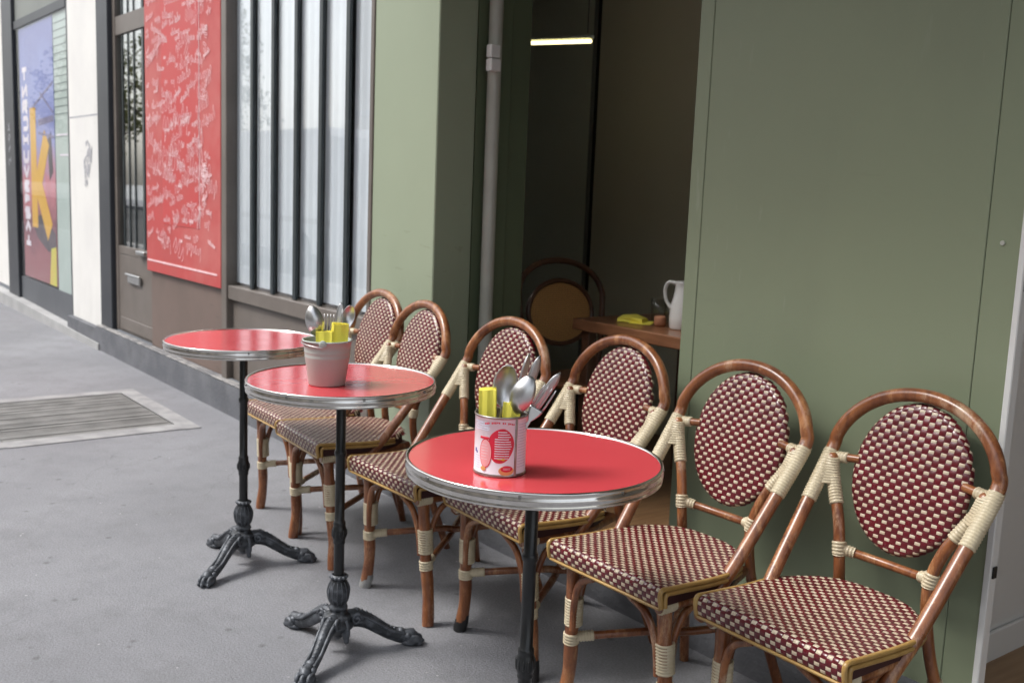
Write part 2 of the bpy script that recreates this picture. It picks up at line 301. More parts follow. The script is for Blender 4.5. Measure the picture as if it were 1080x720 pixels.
# ------------------------------------------------------------------ mesh builder
class MB:
    def __init__(s): s.v = []; s.f = []; s.m = []; s.sm = []
    def add(s, vs, fs, mi=0, smooth=True):
        o = len(s.v); s.v += [tuple(p) for p in vs]
        for f in fs: s.f.append(tuple(i + o for i in f)); s.m.append(mi); s.sm.append(smooth)
    def box(s, a, b, mi=0, bev=0.0):
        x0, y0, z0 = [min(p, q) for p, q in zip(a, b)]; x1, y1, z1 = [max(p, q) for p, q in zip(a, b)]
        if bev <= 0:
            vs = [(x, y, z) for z in (z0, z1) for y in (y0, y1) for x in (x0, x1)]
            s.add(vs, [(0, 2, 3, 1), (4, 5, 7, 6), (0, 1, 5, 4), (2, 6, 7, 3), (0, 4, 6, 2), (1, 3, 7, 5)], mi, False); return
        k = min(bev, (x1 - x0) / 2.01, (y1 - y0) / 2.01, (z1 - z0) / 2.01)
        c = V(((x0 + x1) / 2, (y0 + y1) / 2, (z0 + z1) / 2)); h = V(((x1 - x0) / 2, (y1 - y0) / 2, (z1 - z0) / 2))
        vs = []; idx = {}
        for sx in (-1, 1):
            for sy in (-1, 1):
                for sz in (-1, 1):
                    for ax in range(3):
                        d = [h.x - k, h.y - k, h.z - k]; d[ax] += k
                        idx[(sx, sy, sz, ax)] = len(vs); vs.append((c.x + sx * d[0], c.y + sy * d[1], c.z + sz * d[2]))
        fs = []
        for ax in range(3):
            o = [q for q in range(3) if q != ax]
            for sg in (-1, 1):
                loop = []
                for (p, q) in ((-1, -1), (1, -1), (1, 1), (-1, 1)):
                    t = [0, 0, 0]; t[ax] = sg; t[o[0]] = p; t[o[1]] = q; loop.append(idx[(*t, ax)])
                fs.append(loop if (sg > 0) != (ax == 1) else loop[::-1])
        for ax in range(3):
            o = [q for q in range(3) if q != ax]
            for p in (-1, 1):
                for q in (-1, 1):
                    loop = []
                    for (sg, w) in ((-1, o[0]), (1, o[0]), (1, o[1]), (-1, o[1])):
                        t = [0, 0, 0]; t[ax] = sg; t[o[0]] = p; t[o[1]] = q; loop.append(idx[(*t, w)])
                    fs.append(loop)
        for key in [(a_, b_, c_) for a_ in (-1, 1) for b_ in (-1, 1) for c_ in (-1, 1)]:
            fs.append([idx[(*key, 0)], idx[(*key, 1)], idx[(*key, 2)]])
        s.add(vs, fs, mi, False)
    def tube(s, pts, r, n=12, mi=0, caps=True, ell=None, up=None, roundcap=False):
        pts = [V(p) for p in pts]; m = len(pts)
        rs = r if isinstance(r, (list, tuple)) else [r] * m
        if roundcap and m > 1:
            d0 = (pts[0] - pts[1]).normalized(); d1 = (pts[-1] - pts[-2]).normalized()
            pts = [pts[0] + d0 * rs[0] * .45] + pts + [pts[-1] + d1 * rs[-1] * .45]
            rs = [rs[0] * .6] + list(rs) + [rs[-1] * .6]; m += 2
        T = []
        for i in range(m):
            d = pts[min(i + 1, m - 1)] - pts[max(i - 1, 0)]
            T.append(d.normalized() if d.length > 1e-9 else V((0, 0, 1)))
        u = V(up) if up else (V((0, 0, 1)) if abs(T[0].z) < .9 else V((1, 0, 0)))
        u = (u - T[0] * u.dot(T[0])).normalized()
        vs = []
        for i in range(m):
            u = (u - T[i] * u.dot(T[i])).normalized(); w = T[i].cross(u)
            for k in range(n):
                a = 2 * PI * k / n; eu, ew = ell if ell else (1, 1)
                vs.append(pts[i] + (u * math.cos(a) * eu + w * math.sin(a) * ew) * rs[i])
        fs = [(i * n + k, i * n + (k + 1) % n, (i + 1) * n + (k + 1) % n, (i + 1) * n + k) for i in range(m - 1) for k in range(n)]
        s.add(vs, fs, mi, True)
        if caps:
            s.add(vs[:n], [tuple(range(n))[::-1]], mi, False); s.add(vs[-n:], [tuple(range(n))], mi, False)
    def lathe(s, prof, n=48, mi=0, c=(0, 0, 0), mis=None):
        vs = []
        for (r, z) in prof:
            for k in range(n):
                a = 2 * PI * k / n; vs.append((c[0] + r * math.cos(a), c[1] + r * math.sin(a), c[2] + z))
        for i in range(len(prof) - 1):
            fs = [(i * n + k, i * n + (k + 1) % n, (i + 1) * n + (k + 1) % n, (i + 1) * n + k) for k in range(n)]
            o = len(s.v) if i == 0 else o
            if i == 0: s.v += vs
            for f in fs: s.f.append(tuple(q + o for q in f)); s.m.append(mis[i] if mis else mi); s.sm.append(True)
    def ball(s, c, r, mi=0, n=12, m=8, rot=None):
        rx, ry, rz = r if isinstance(r, (tuple, list)) else (r, r, r)
        vs = []
        for i in range(m + 1):
            p = PI * i / m
            for k in range(n):
                a = 2 * PI * k / n
                q = V((rx * math.sin(p) * math.cos(a), ry * math.sin(p) * math.sin(a), rz * math.cos(p)))
                if rot: q = rot @ q
                vs.append(V(c) + q)
        s.add(vs, [(i * n + k, (i + 1) * n + k, (i + 1) * n + (k + 1) % n, i * n + (k + 1) % n) for i in range(m) for k in range(n)], mi)
    def prism(s, poly, z0, z1, mi=0, axis=2):
        n = len(poly)
        def P(p, z): return (p[0], p[1], z) if axis == 2 else ((p[0], z, p[1]) if axis == 1 else (z, p[0], p[1]))
        vs = [P(p, z0) for p in poly] + [P(p, z1) for p in poly]
        s.add(vs, [tuple(range(n))[::-1], tuple(range(n, 2 * n))] + [(i, (i + 1) % n, n + (i + 1) % n, n + i) for i in range(n)], mi, False)
    def ribbon(s, cs, ws, n, dish=None, th=.0012, mi=0, K=6):
        """a bent strip with thickness: centre line, half widths, facing normal, dish depth"""
        cs = [V(c) for c in cs]; m = len(cs); n = V(n).normalized(); dish = dish or [0] * m
        top = []; bot = []
        for i in range(m):
            t = (cs[min(i + 1, m - 1)] - cs[max(i - 1, 0)]).normalized(); x = t.cross(n).normalized(); nn = x.cross(t).normalized()
            for k in range(K + 1):
                v = 2 * k / K - 1
                p = cs[i] + x * ws[i] * v - nn * dish[i] * (1 - v * v)
                top.append(p + nn * th / 2); bot.append(p - nn * th / 2)
        W = K + 1; o = len(top)
        fs = [(i * W + k, i * W + k + 1, (i + 1) * W + k + 1, (i + 1) * W + k) for i in range(m - 1) for k in range(K)]
        fb = [tuple(q + o for q in f[::-1]) for f in fs]
        rim = []
        loop = list(range(W)) + [i * W + K for i in range(1, m)] + [(m - 1) * W + k for k in range(K - 1, -1, -1)] + [i * W for i in range(m - 2, 0, -1)]
        for a, b_ in zip(loop, loop[1:] + loop[:1]): rim.append((a, a + o, b_ + o, b_))
        s.add(top + bot, fs + fb + rim, mi, True)
    def build(s, name, mats, parent=None, loc=(0, 0, 0), fix=True):
        me = bpy.data.meshes.new(name); me.from_pydata(s.v, [], s.f)
        for x in (mats if isinstance(mats, (list, tuple)) else [mats]): me.materials.append(M[x] if isinstance(x, str) else x)
        me.polygons.foreach_set('material_index', s.m); me.polygons.foreach_set('use_smooth', s.sm)
        me.update()
        if fix:
            import bmesh
            bm = bmesh.new(); bm.from_mesh(me); bmesh.ops.recalc_face_normals(bm, faces=bm.faces[:]); bm.to_mesh(me); bm.free()
        o = bpy.data.objects.new(name, me); COL.objects.link(o); o.location = loc
        if parent: o.parent = parent
        return o

def empty(name, label, cat, loc=(0, 0, 0), rz=0.0, group=None):
    o = bpy.data.objects.new(name, None); COL.objects.link(o); o.empty_display_size = .1
    o.location = loc; o.rotation_euler = (0, 0, rz); return tag(o, label, cat, group)
def tag(o, label=None, cat=None, group=None, kind=None):
    if label: o['label'] = label
    if cat: o['category'] = cat
    if group: o['group'] = group
    if kind: o['kind'] = kind
    return o
def lab(o, t): o['label'] = t; return o
def copy_tree(o, parent=None):
    c = o.copy(); COL.objects.link(c)
    if parent: c.parent = parent
    for ch in o.children: copy_tree(ch, c)
    return c
def spline(pts, per=8):
    P = [V(p) for p in pts]; P = [P[0] * 2 - P[1]] + P + [P[-1] * 2 - P[-2]]; out = []
    for i in range(1, len(P) - 2):
        a, b, c, d = P[i - 1:i + 3]
        for k in range(per):
            t = k / per
            out.append(.5 * ((2 * b) + (c - a) * t + (2 * a - 5 * b + 4 * c - d) * t * t + (3 * b - a - 3 * c + d) * t ** 3))
    out.append(P[-2]); return out
def resample(pts, step):
    pts = [V(p) for p in pts]; L = [0]
    for a, b in zip(pts, pts[1:]): L.append(L[-1] + (b - a).length)
    n = max(2, int(L[-1] / step)); out = []; j = 0
    for i in range(n + 1):
        t = L[-1] * i / n
        while j < len(L) - 2 and L[j + 1] < t: j += 1
        d = L[j + 1] - L[j]; out.append(pts[j].lerp(pts[j + 1], (t - L[j]) / d if d > 0 else 0))
    return out
def section(pts, z0, z1, key=2):
    """the stretch of a path whose coordinate lies between two values"""
    return [p for p in resample(pts, .002) if z0 <= p[key] <= z1]
def wrap(mb, pts, r, pitch=.0070, ell=None, up=None):
    q = resample(pts, pitch / 4); rip = (-.0010, .0006, .0014, .0006)
    rs = [r + rip[i % 4] for i in range(len(q))]
    mb.tube(q, rs, 12, 0, True, ell, up)

F = 2.08          # facade plane; the street runs along x, the buildings stand at +y
KY = 2.035        # face of the plinth

# ------------------------------------------------------------------ ground and setting
def slab(name, x0, x1, y0, y1, ztop, th, m, kind='structure'):
    b = MB(); b.box((x0, y0, ztop - th), (x1, y1, ztop)); o = b.build(name, m)
    if kind: tag(o, kind=kind)
    return o
# pavement with an opening left for the grate pit
GX0, GX1, GY0, GY1 = -5.86, -4.98, .93, 1.72
b = MB()
for (x0, x1, y0, y1) in ((-60, GX0, -1.6, KY), (GX1, 30, -1.6, KY), (GX0, GX1, -1.6, GY0), (GX0, GX1, GY1, KY)):
    b.box((x0, y0, -.25), (x1, y1, 0))
tag(b.build('pavement', 'asphalt'), kind='structure')
slab('pavement_kerb', -60, 30, -1.75, -1.602, .004, .3, 'stone_pale')
slab('road', -90, 30, -9.5, -1.752, -.12, .2, 'road')
slab('opposite_pavement', -90, 30, -13.4, -9.502, .0, .3, 'asphalt')
slab('ground', -200, 200, -200, 200, -.32, .2, 'stone_pale')
# plinth along the buildings
b = MB(); b.box((-7.52, KY, 0), (-1.02, F + .01, .160)); tag(b.build('plinth', 'plinth'), kind='structure')
b = MB(); b.box((-8.28, KY, 0), (-7.522, F + .01, .145)); b.box((-60, KY + .03, 0), (-8.282, F + .012, .03)); tag(b.build('plinth', 'plinth'), kind='structure')
b = MB(); b.box((-7.5, KY + .004, .1615), (-3.2, F + .008, .172), bev=.004); tag(b.build('ledge', 'ledge'), kind='structure')
b = MB(); b.add([(-14, KY - .07, -.01), (-7.42, KY - .012, -.01), (-7.42, KY - .001, -.01), (-14, F + .013, -.01), (-14, KY - .07, .17), (-7.42, KY - .012, .046), (-7.42, KY - .001, .046), (-8.282, KY - .001, .058), (-8.282, F + .013, .06), (-14, F + .013, .17), (-8.282, KY - .001, -.01), (-8.282, F + .013, -.01)], [(4, 5, 6, 7, 8, 9), (0, 1, 5, 4), (1, 2, 6, 5), (2, 10, 7, 6), (10, 11, 8, 7), (11, 3, 9, 8), (3, 0, 4, 9)], 0, False); tag(b.build('step', 'stone_pale'), kind='structure')

# floor grate
g = empty('floor_grate', 'rectangular ventilation grate with pale cement border let into the pavement', 'grate', ((GX0 + GX1) / 2, (GY0 + GY1) / 2, 0))
def loc(b, name, m, par): # build in world coordinates under a moved parent
    o = b.build(name, m, par); o.location = -par.location; return o
b = MB(); b.box((GX0 + .002, GY0 + .002, -.2), (GX1 - .002, GY1 - .002, -.07)); loc(b, 'pit', 'grate_pit', g)
b = MB()
nx = 30
for i in range(nx):
    x = GX0 + .016 + (GX1 - GX0 - .032) * i / (nx - 1); z_ = random.uniform(-.002, .001)
    b.box((x - .0115, GY0 + .006, -.035), (x + .0115, GY1 - .006, .002 + z_))
for k in range(3):
    y = GY0 + .12 + k * (GY1 - GY0 - .24) / 2; b.box((GX0 + .004, y - .006, -.05), (GX1 - .004, y + .006, -.012))
loc(b, 'slats', 'grate', g)
b = MB(); bw = .09
for (x0, x1, y0, y1) in ((GX0 - bw, GX1 + bw * 1.4, GY1, GY1 + bw), (GX0 - bw, GX1 + bw * 1.2, GY0 - .09, GY0), (GX0 - bw, GX0, GY0 - .0, GY1), (GX1, GX1 + bw * 1.3, GY0, GY1)):
    b.box((x0, y0, -.02), (x1, y1, .0045))
loc(b, 'border', 'grate_border', g)

# ------------------------------------------------------------------ white building at the far left
wb = empty('white_shop_building', 'white walled building with slate shop window frame at far left', 'building', (-9, F, 0))
def part(par, name, m, *boxes, bev=0.0):
    b = MB()
    for a, c in boxes: b.box(a, c, bev=bev)
    o = b.build(name, m, par); o.location = -par_world(par); return o
def par_world(p):
    v = V(p.location)
    while p.parent: p = p.parent; v += V(p.location)
    return v
part(wb, 'wall', 'white_wall', ((-8.275, F, .145), (-7.52, F + .4, 2.95)))
part(wb, 'wall', 'white_wall', ((-40, F + .02, .145), (-10.50, F + .4, 2.95)))
part(wb, 'wall_joint', 'tag', ((-8.275, F - .001, 1.634), (-7.52, F + .002, 1.646)))
part(wb, 'upper_wall', 'facade', ((-40, F + .02, 2.952), (-7.52, F + .6, 15)))
part(wb, 'post', 'slate', ((-10.50, F - .01, .05), (-10.09, F + .35, 2.95)), bev=.006)
part(wb, 'lintel_panel', 'greygreen', ((-10.088, F + .02, 2.53), (-8.35, F + .35, 2.95)))
w = part(wb, 'shop_window', 'slate', ((-10.088, F + .004, 2.455), (-8.35, F + .36, 2.528)), ((-8.35, F + .008, .05), (-8.277, F + .35, 2.95)), bev=.003)
o = part(wb, 'base_panel', 'slate_panel', ((-10.088, F + .014, .02), (-8.352, F + .34, .29)))
o = part(wb, 'back_wall', 'dark_in', ((-10.088, F + .36, .05), (-8.277, F + .42, 2.95)))
# mint strip with grooves beside the poster
gb = MB(); gb.box((-10.086, F + .009, .292), (-8.352, F + .0125, 2.453)); gb.build('glass', 'glass_shop', w)
st = part(wb, 'mint_strip', 'mint', ((-8.80, F + .024, .29), (-8.352, F + .06, 2.45)))
gv = MB()
for k in range(13):
    z = 2.40 - k * .058 - .02
    gv.box((-8.79, F + .022, z - .004), (-8.36, F + .0245, z + .004))
o = gv.build('groove_lines', 'mint_line', st); o.location = -par_world(wb) - V(st.location) - V((0, 0, 0)) + V(st.location) * 0
o.location = (0, 0, 0)
gv = MB(); gv.box((-8.76, F + .021, 1.515), (-8.42, F + .0243, 1.53)); gv.box((-8.66, F + .021, 1.36), (-8.38, F + .0243, 1.375))
o = gv.build('white_lines', 'poster_white', st)
# graffiti
def scribble(mb, ox, oz, w, h, y, n=14, width=.006, mi=0):
    p = [(ox + random.uniform(-w, w) / 2, oz + random.uniform(-h, h) / 2) for _ in range(n)]
    stroke(mb, [V((q[0], y, q[1])) for q in p], width, mi)
LAY = [0.0]
def stroke(mb, pts, width, mi=0, smooth=4):
    q = spline(pts, smooth) if len(pts) > 2 else [V(p) for p in pts]
    LAY[0] = (LAY[0] + .00003) % .0006; vs = []
    for i, p in enumerate(q):
        d = q[min(i + 1, len(q) - 1)] - q[max(i - 1, 0)]
        n = V((-d.z, 0, d.x)); n = n.normalized() * width / 2 if n.length > 1e-6 else V((width / 2, 0, 0))
        o = V((0, -LAY[0] - i * .000002, 0)); vs += [p + n + o, p - n + o]
    mb.add(vs, [(2 * i, 2 * i + 1, 2 * i + 3, 2 * i + 2) for i in range(len(q) - 1)], mi, False)
gm = MB()
for k in range(7): scribble(gm, -7.78 + random.uniform(-.06, .06), 1.31 + random.uniform(-.16, .16), .12, .14, F - .002, 7, .012)
o = gm.build('graffiti_tag', 'tag', wb, fix=False); o.location = -par_world(wb)
gm = MB()
for k in range(4): scribble(gm, -10.30, 1.62 - k * .10, .10, .08, F - .012, 6, .010)
o = gm.build('graffiti_tag', 'tag', wb, fix=False); o.location = -par_world(wb)

# poster
ps = MB(); ps.box((-9.96, F + .020, .31), (-8.805, F + .028, 2.45)); po = ps.build('shop_poster', 'poster')
tag(po, 'tall blue to pink poster with large yellow letter K in the left shop window', 'poster')
def poly_part(name, m, polys, y, par):
    b_ = MB()
    for i, q in enumerate(polys): b_.prism(q, y + .0006, y - .0012 - (i % 5) * .00035, axis=1)
    return b_.build(name, m, par)
def ppt(u, v): return (-9.96 + u * 1.155, 2.45 - v * 2.14)
def bar(a, c, w):
    a, c = V((*a, 0)), V((*c, 0)); d = (c - a).normalized(); n = V((-d.y, d.x, 0)) * w / 2
    return [tuple((a - n)[:2]), tuple((c - n)[:2]), tuple((c + n)[:2]), tuple((a + n)[:2])]
poly_part('letter', 'yellow', [bar(ppt(.38, .32), ppt(.38, .79), .20), bar(ppt(.78, .44), ppt(.44, .66), .20), bar(ppt(.45, .59), ppt(.82, .80), .21)], F + .0195, po)
lt = []
gly = [((0, 0, 1, 0), (.5, 0, .5, 1)), ((0, 0, 0, 1), (0, 1, 1, 0), (1, 0, 1, 1)), ((0, 0, 0, 1), (0, 0, 1, 0), (1, 0, 1, .5), (0, .5, 1, .5), (.4, .5, 1, 1)),
       ((0, 0, 1, 0), (1, 0, 1, 1), (1, 1, 0, 1)), ((0, 0, 0, 1), (0, .5, 1, .5), (1, 0, 1, 1)), ((0, 0, 0, 1), (1, 0, 1, 1), (0, 1, 1, 1)),
       ((0, 0, .5, 1), (.5, 1, 1, 0)), ((0, 0, 1, 0), (0, 0, 0, 1), (0, 1, 1, 1), (0, .5, .8, .5)), ((0, 0, 0, 1), (0, 0, 1, .3), (1, .3, 0, .55)),
       ((0, 0, 1, 0), (0, 0, 0, .5), (0, .5, 1, .5), (1, .5, 1, 1), (1, 1, 0, 1)), ((0, 1, .5, 0), (.5, 0, 1, 1)), ((.5, 0, .5, 1), (0, 1, 1, 1))]
vv = .165
for i, gph in enumerate(gly):
    hh = .042 if i < 7 else .032
    for (a, c, e, d) in gph:
        p, q = ppt(.08 + .14 * a, vv + hh * c), ppt(.08 + .14 * e, vv + hh * d); lt.append(bar(p, q, .042))
    vv += hh + .022
poly_part('lettering', 'poster_white', lt, F + .0193, po)
poly_part('dark_shape', 'poster_dark', [[ppt(.3, .72), ppt(.55, .755), ppt(.9, .80), ppt(.99, .86), ppt(.8, .915), ppt(.5, .87), ppt(.33, .80)],
          [ppt(.84, .50), ppt(.93, .47), ppt(.88, .60), ppt(.80, .63)]], F + .0892, po) if False else None
poly_part('dark_shape', 'poster_dark', [[ppt(.28, .765), ppt(.55, .735), ppt(.97, .80), ppt(.99, .86), ppt(.75, .875), ppt(.45, .83)],
          [ppt(.80, .45), ppt(.90, .42), ppt(.94, .57), ppt(.84, .60)]], F + .0197, po)
poly_part('lime_strip', 'poster_lime', [[ppt(.84, .86), ppt(.98, .85), ppt(.97, 1.0), ppt(.78, 1.0)]], F + .0191, po)
poly_part('line_drawing', 'poster_line', [bar(ppt(.3, .33), ppt(.98, .24), .02), bar(ppt(.55, .38), ppt(.98, .37), .05), bar(ppt(.62, .27), ppt(.98, .35), .018), bar(ppt(.55, .42), ppt(.98, .44), .018)], F + .0196, po)

# ------------------------------------------------------------------ brown shopfront
bs = empty('brown_shopfront', 'grey brown shopfront with barred door and barred window behind white blinds', 'shopfront', (-5.4, F, 0))
part(bs, 'corner_post', 'slate', ((-7.515, F - .006, .165), (-7.25, F + .35, 2.95)), bev=.006)
part(bs, 'upper_wall', 'facade', ((-7.515, F + .02, 2.952), (-3.68, F + .6, 15)))
part(bs, 'base_panel', 'brown_panel', ((-6.455, F + .012, .172), (-5.25, F + .3, 2.95)))
part(bs, 'side_post', 'brown_frame', ((-5.248, F - .012, .172), (-5.178, F + .3, 2.95)), bev=.004)
# door
dr = part(bs, 'door', 'brown_frame', ((-7.248, F + .03, .172), (-6.457, F + .07, .70)), ((-7.248, F + .025, .172), (-7.19, F + .075, 2.95)),
          ((-6.53, F + .03, .702), (-6.457, F + .07, 2.95)), ((-7.188, F + .028, 2.14), (-6.532, F + .074, 2.26)), ((-7.188, F + .028, .702), (-6.532, F + .074, .755)), bev=.003)
def sub(par, name, m, mb):
    o = mb.build(name, m, par); return o
b = MB(); b.box((-7.188, F + .042, .757), (-6.532, F + .046, 2.138)); b.box((-7.188, F + .042, 2.262), (-6.532, F + .046, 2.95)); sub(dr, 'glass', 'glass_door', b)
for x in (-7.08, -6.96, -6.84, -6.66):
    b = MB(); wd = .010 if x < -6.7 else .020
    b.box((x - wd, F + .036, .757), (x + wd, F + .0415, 2.138), bev=.003); b.box((x - wd, F + .036, 2.262), (x + wd, F + .0415, 2.95), bev=.003); sub(dr, 'bar', 'teal_bar', b)
b = MB(); b.box((-6.95, F + .010, .52), (-6.70, F + .0295, .575), bev=.006); b.box((-6.97, F - .002, .572), (-6.68, F + .014, .585), bev=.004); sub(dr, 'mail_slot', 'steel', b)
b = MB(); b.box((-7.14, F + .022, .19), (-6.47, F + .0295, .275), bev=.003); sub(dr, 'kick_plate', 'brown_frame', b)
b = MB(); b.box((-6.72, F - .006, .725), (-6.56, F + .0275, .75), bev=.004); sub(dr, 'handle', 'steel', b)
part(bs, 'back_wall', 'dark_in', ((-7.248, F + .6, .17), (-3.70, F + .66, 2.95)))
# window
part(bs, 'base_panel', 'brown_frame', ((-5.176, F + .022, .172), (-3.702, F + .3, .60)))
wn = part(bs, 'window', 'brown_frame', ((-5.176, F - .004, .602), (-3.702, F + .1, .675)), ((-3.700, F - .004, .172), (-3.672, F + .1, 2.95)), bev=.003)
for x0 in (-5.176,):
    b = MB(); b.box((-5.176, F + .030, .677), (-3.702, F + .034, 2.95)); sub(wn, 'glass', 'glass', b)
xs = [-5.176, -4.919, -4.671, -4.421, -4.171, -3.925, -3.700]
for x in xs[1:-1]:
    b = MB(); b.box((x - .018, F + .014, .677), (x + .018, F + .0285, 2.95), bev=.003); sub(wn, 'bar', 'teal_bar', b)
for i in range(6):
    b = MB(); x0, x1 = xs[i] - .006, xs[i + 1] - .046
    if i == 5: x0 = xs[i] + .012; x1 = xs[6] - .01
    q = []
    nn = 18
    for k in range(nn + 1):
        t = k / nn; q.append((x0 + (x1 - x0) * t, F + .048 + .0022 * math.sin(t * 19 + i)))
    poly = q + [(p[0], p[1] + .004) for p in q[::-1]]
    b.prism(poly, .69, 2.95); sub(wn, 'blind', 'blind', b)

# red board hung on the front
rb = MB(); rb.box((-6.46, F - .014, .648), (-5.25, F + .008, 2.95), bev=.003)
bo = rb.build('notice_board', 'board'); tag(bo, 'tall red board covered in pinkish white handwriting beside the barred door', 'notice board')
ib = MB(); ib.box((-6.15, F - .0165, .95), (-5.56, F - .013, 2.30)); ib.build('inner_panel', 'board_in', bo)
wr = MB(); YB = F - .0176
def word(x, z, size, ang, n, wdt):
    p = []; cx = 0
    for k in range(n):
        kind = random.random(); up = size * random.uniform(.6, 1.0) * (1.9 if kind > .78 else 1)
        p += [(cx, 0), (cx + size * .25, up), (cx + size * .55, up * random.uniform(.2, .9)), (cx + size * .4, -size * (.9 if kind < .12 else .05))]
        cx += size * random.uniform(.6, .95)
    ca, sa = math.cos(ang), math.sin(ang)
    q = []
    for (a, c) in p:
        X = x + a * ca - c * sa; Z = z + a * sa + c * ca
        q.append(V((min(max(X, -6.44), -5.27), YB, max(Z, .72))))
    stroke(wr, q, wdt, 0, 3)
z = 2.62
rows = 0
while z > .78:
    x = -6.42
    while x < -5.42:
        if random.random() < .84:
            sz = random.choice((.018, .022, .026, .034, .045)); n = random.randint(3, 8)
            word(x, z + random.uniform(-.03, .03), sz, random.gauss(.08, .22), n, random.uniform(.0026, .0044))
            x += sz * n * .8 + random.uniform(.0, .07)
        else: x += random.uniform(.05, .16)
    z -= random.uniform(.050, .080)
for k in range(14):
    word(random.uniform(-6.3, -5.6), random.uniform(.8, 2.3), random.uniform(.06, .09), random.gauss(.1, .4), random.randint(3, 5), .0042)
wr.build('lettering', 'chalk', bo, fix=False); wr = MB()
for k in range(16):
    word(-5.46 + random.uniform(-.05, .05), random.uniform(.85, 2.5), .035, random.uniform(1.1, 1.7), random.randint(2, 4), .0036)
wr.build('lettering', 'chalk', bo, fix=False)
b = MB(); b.box((-6.44, F - .0160, .712), (-5.30, F - .0135, .722)); b.box((-5.555, F - .0160, .95), (-5.549, F - .0135, 2.9)); b.build('border_line', 'chalk', bo)

# ------------------------------------------------------------------ green cafe
cf = empty('cafe_front', 'sage green cafe front with open doorway and flush wall panels', 'cafe front', (-2.4, F, 0))
part(cf, 'pillar', 'green_lit', ((-3.670, F, .172), (-3.205, F + .17, 2.9)), bev=.004)
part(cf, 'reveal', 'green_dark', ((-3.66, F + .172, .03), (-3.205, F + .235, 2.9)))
part(cf, 'upper_wall', 'facade', ((-3.668, F + .02, 2.902), (3, F + .6, 15)))
b = MB(); b.tube([(-3.17, F + .225, .03), (-3.17, F + .225, 2.9)], .026, 16)
pp = b.build('hinge_post', 'pipe', cf); pp.location = -par_world(cf)
b = MB(); b.box((-3.150, F + .17, 1.655), (-3.115, F + .215, 1.70), bev=.003); b.box((-3.150, F + .17, 1.704), (-3.118, F + .213, 1.75), bev=.003); b.build('hinge', 'white_panel', pp)
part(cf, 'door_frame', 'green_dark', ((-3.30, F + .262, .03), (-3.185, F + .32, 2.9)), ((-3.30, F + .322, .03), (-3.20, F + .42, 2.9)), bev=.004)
# right-hand wall panel and its edge
wp = part(cf, 'wall_panel', 'green_wall', ((-1.94, F, .0), (-1.8923, F + .09, 2.9)), ((-1.8917, F + .0015, .0), (-1.1005, F + .09, 2.9)), ((-1.0995, F + .0025, .0), (-1.028, F + .022, 2.9)), bev=.0015)
b = MB(); b.box((-1.0275, F - .003, .0), (-1.013, F + .026, 2.9), bev=.002); sub(wp, 'edge_trim', 'white_panel', b)
for (z0, z1) in ((.45, .475), (1.06, 1.11)):
    b = MB(); b.box((-1.0125, F + .004, z0), (-1.009, F + .018, z1)); sub(wp, 'latch', 'rubber', b)
b = MB(); b.tube([(-1.065, F - .0005, 1.155), (-1.065, F + .004, 1.155)], .005, 10); sub(wp, 'screw', 'pipe', b)
part(cf, 'ceiling', 'ceil', ((-5.4, F + .12, 2.75), (2.0, 4.6, 2.85)))
slab('floor', -1.245, 2.0, F + .03, 4.4, .034, .004, 'wood_floor_light')
slabf = slab('floor', -5.4, 2.0, F + .012, 4.6, .03, .1, 'wood_floor')
part(cf, 'back_wall', 'room_wall', ((-5.4, 3.70, .03), (-1.50, 3.80, 2.75)))
part(cf, 'side_wall', 'room_wall', ((-5.5, F + .7, .03), (-5.4, 3.70, 2.75)))
part(cf, 'partition_wall', 'white_panel', ((-1.50, F + .14, .03), (-1.26, 4.4, 2.75)))
part(cf, 'skirting', 'white_panel', ((-1.258, F + .14, .03), (-1.246, 4.4, .115)), bev=.003)
part(cf, 'inner_wall', 'white_panel', ((-1.24, 4.4, .03), (2.0, 4.5, 2.75)))
pn = part(cf, 'glazed_panel', 'room_glazed', ((-5.39, 3.686, .03), (-4.19, 3.698, 2.74)))
b = MB(); b.box((-4.188, 3.684, .03), (-4.165, 3.698, 2.74)); sub(pn, 'edge_strip', 'greygreen', b)
b = MB(); b.box((-4.163, 3.690, .03), (-4.146, 3.698, 2.74)); sub(pn, 'joint', 'joint', b)
part(cf, 'awning', 'awning', ((-3.35, .72, 2.84), (3.0, F - .03, 2.88)))
part(cf, 'end_wall', 'white_panel', ((2.0, F + .012, .03), (2.1, 4.5, 2.85)))

# wall lamp
wl = empty('hanging_lamp', 'lit fluorescent tube lamp hanging inside the dark cafe doorway', 'lamp', (-3.65, 3.0, 1.89))
b = MB(); b.tube([(-.222, 0, .0155), (.222, 0, -.0155)], .0085, 12, roundcap=True); b.build('tube', 'tube_light', wl)
b = MB(); b.box((-.235, -.010, .012), (.235, .010, .024), bev=.003); hs_ = b.build('housing', 'room_glazed', wl); hs_.rotation_euler.y = .07
for sx in (-.2, .2):
    b = MB(); b.tube([(sx, 0, .02), (sx, 0, .86)], .002, 6); b.build('rod', 'joint', wl)

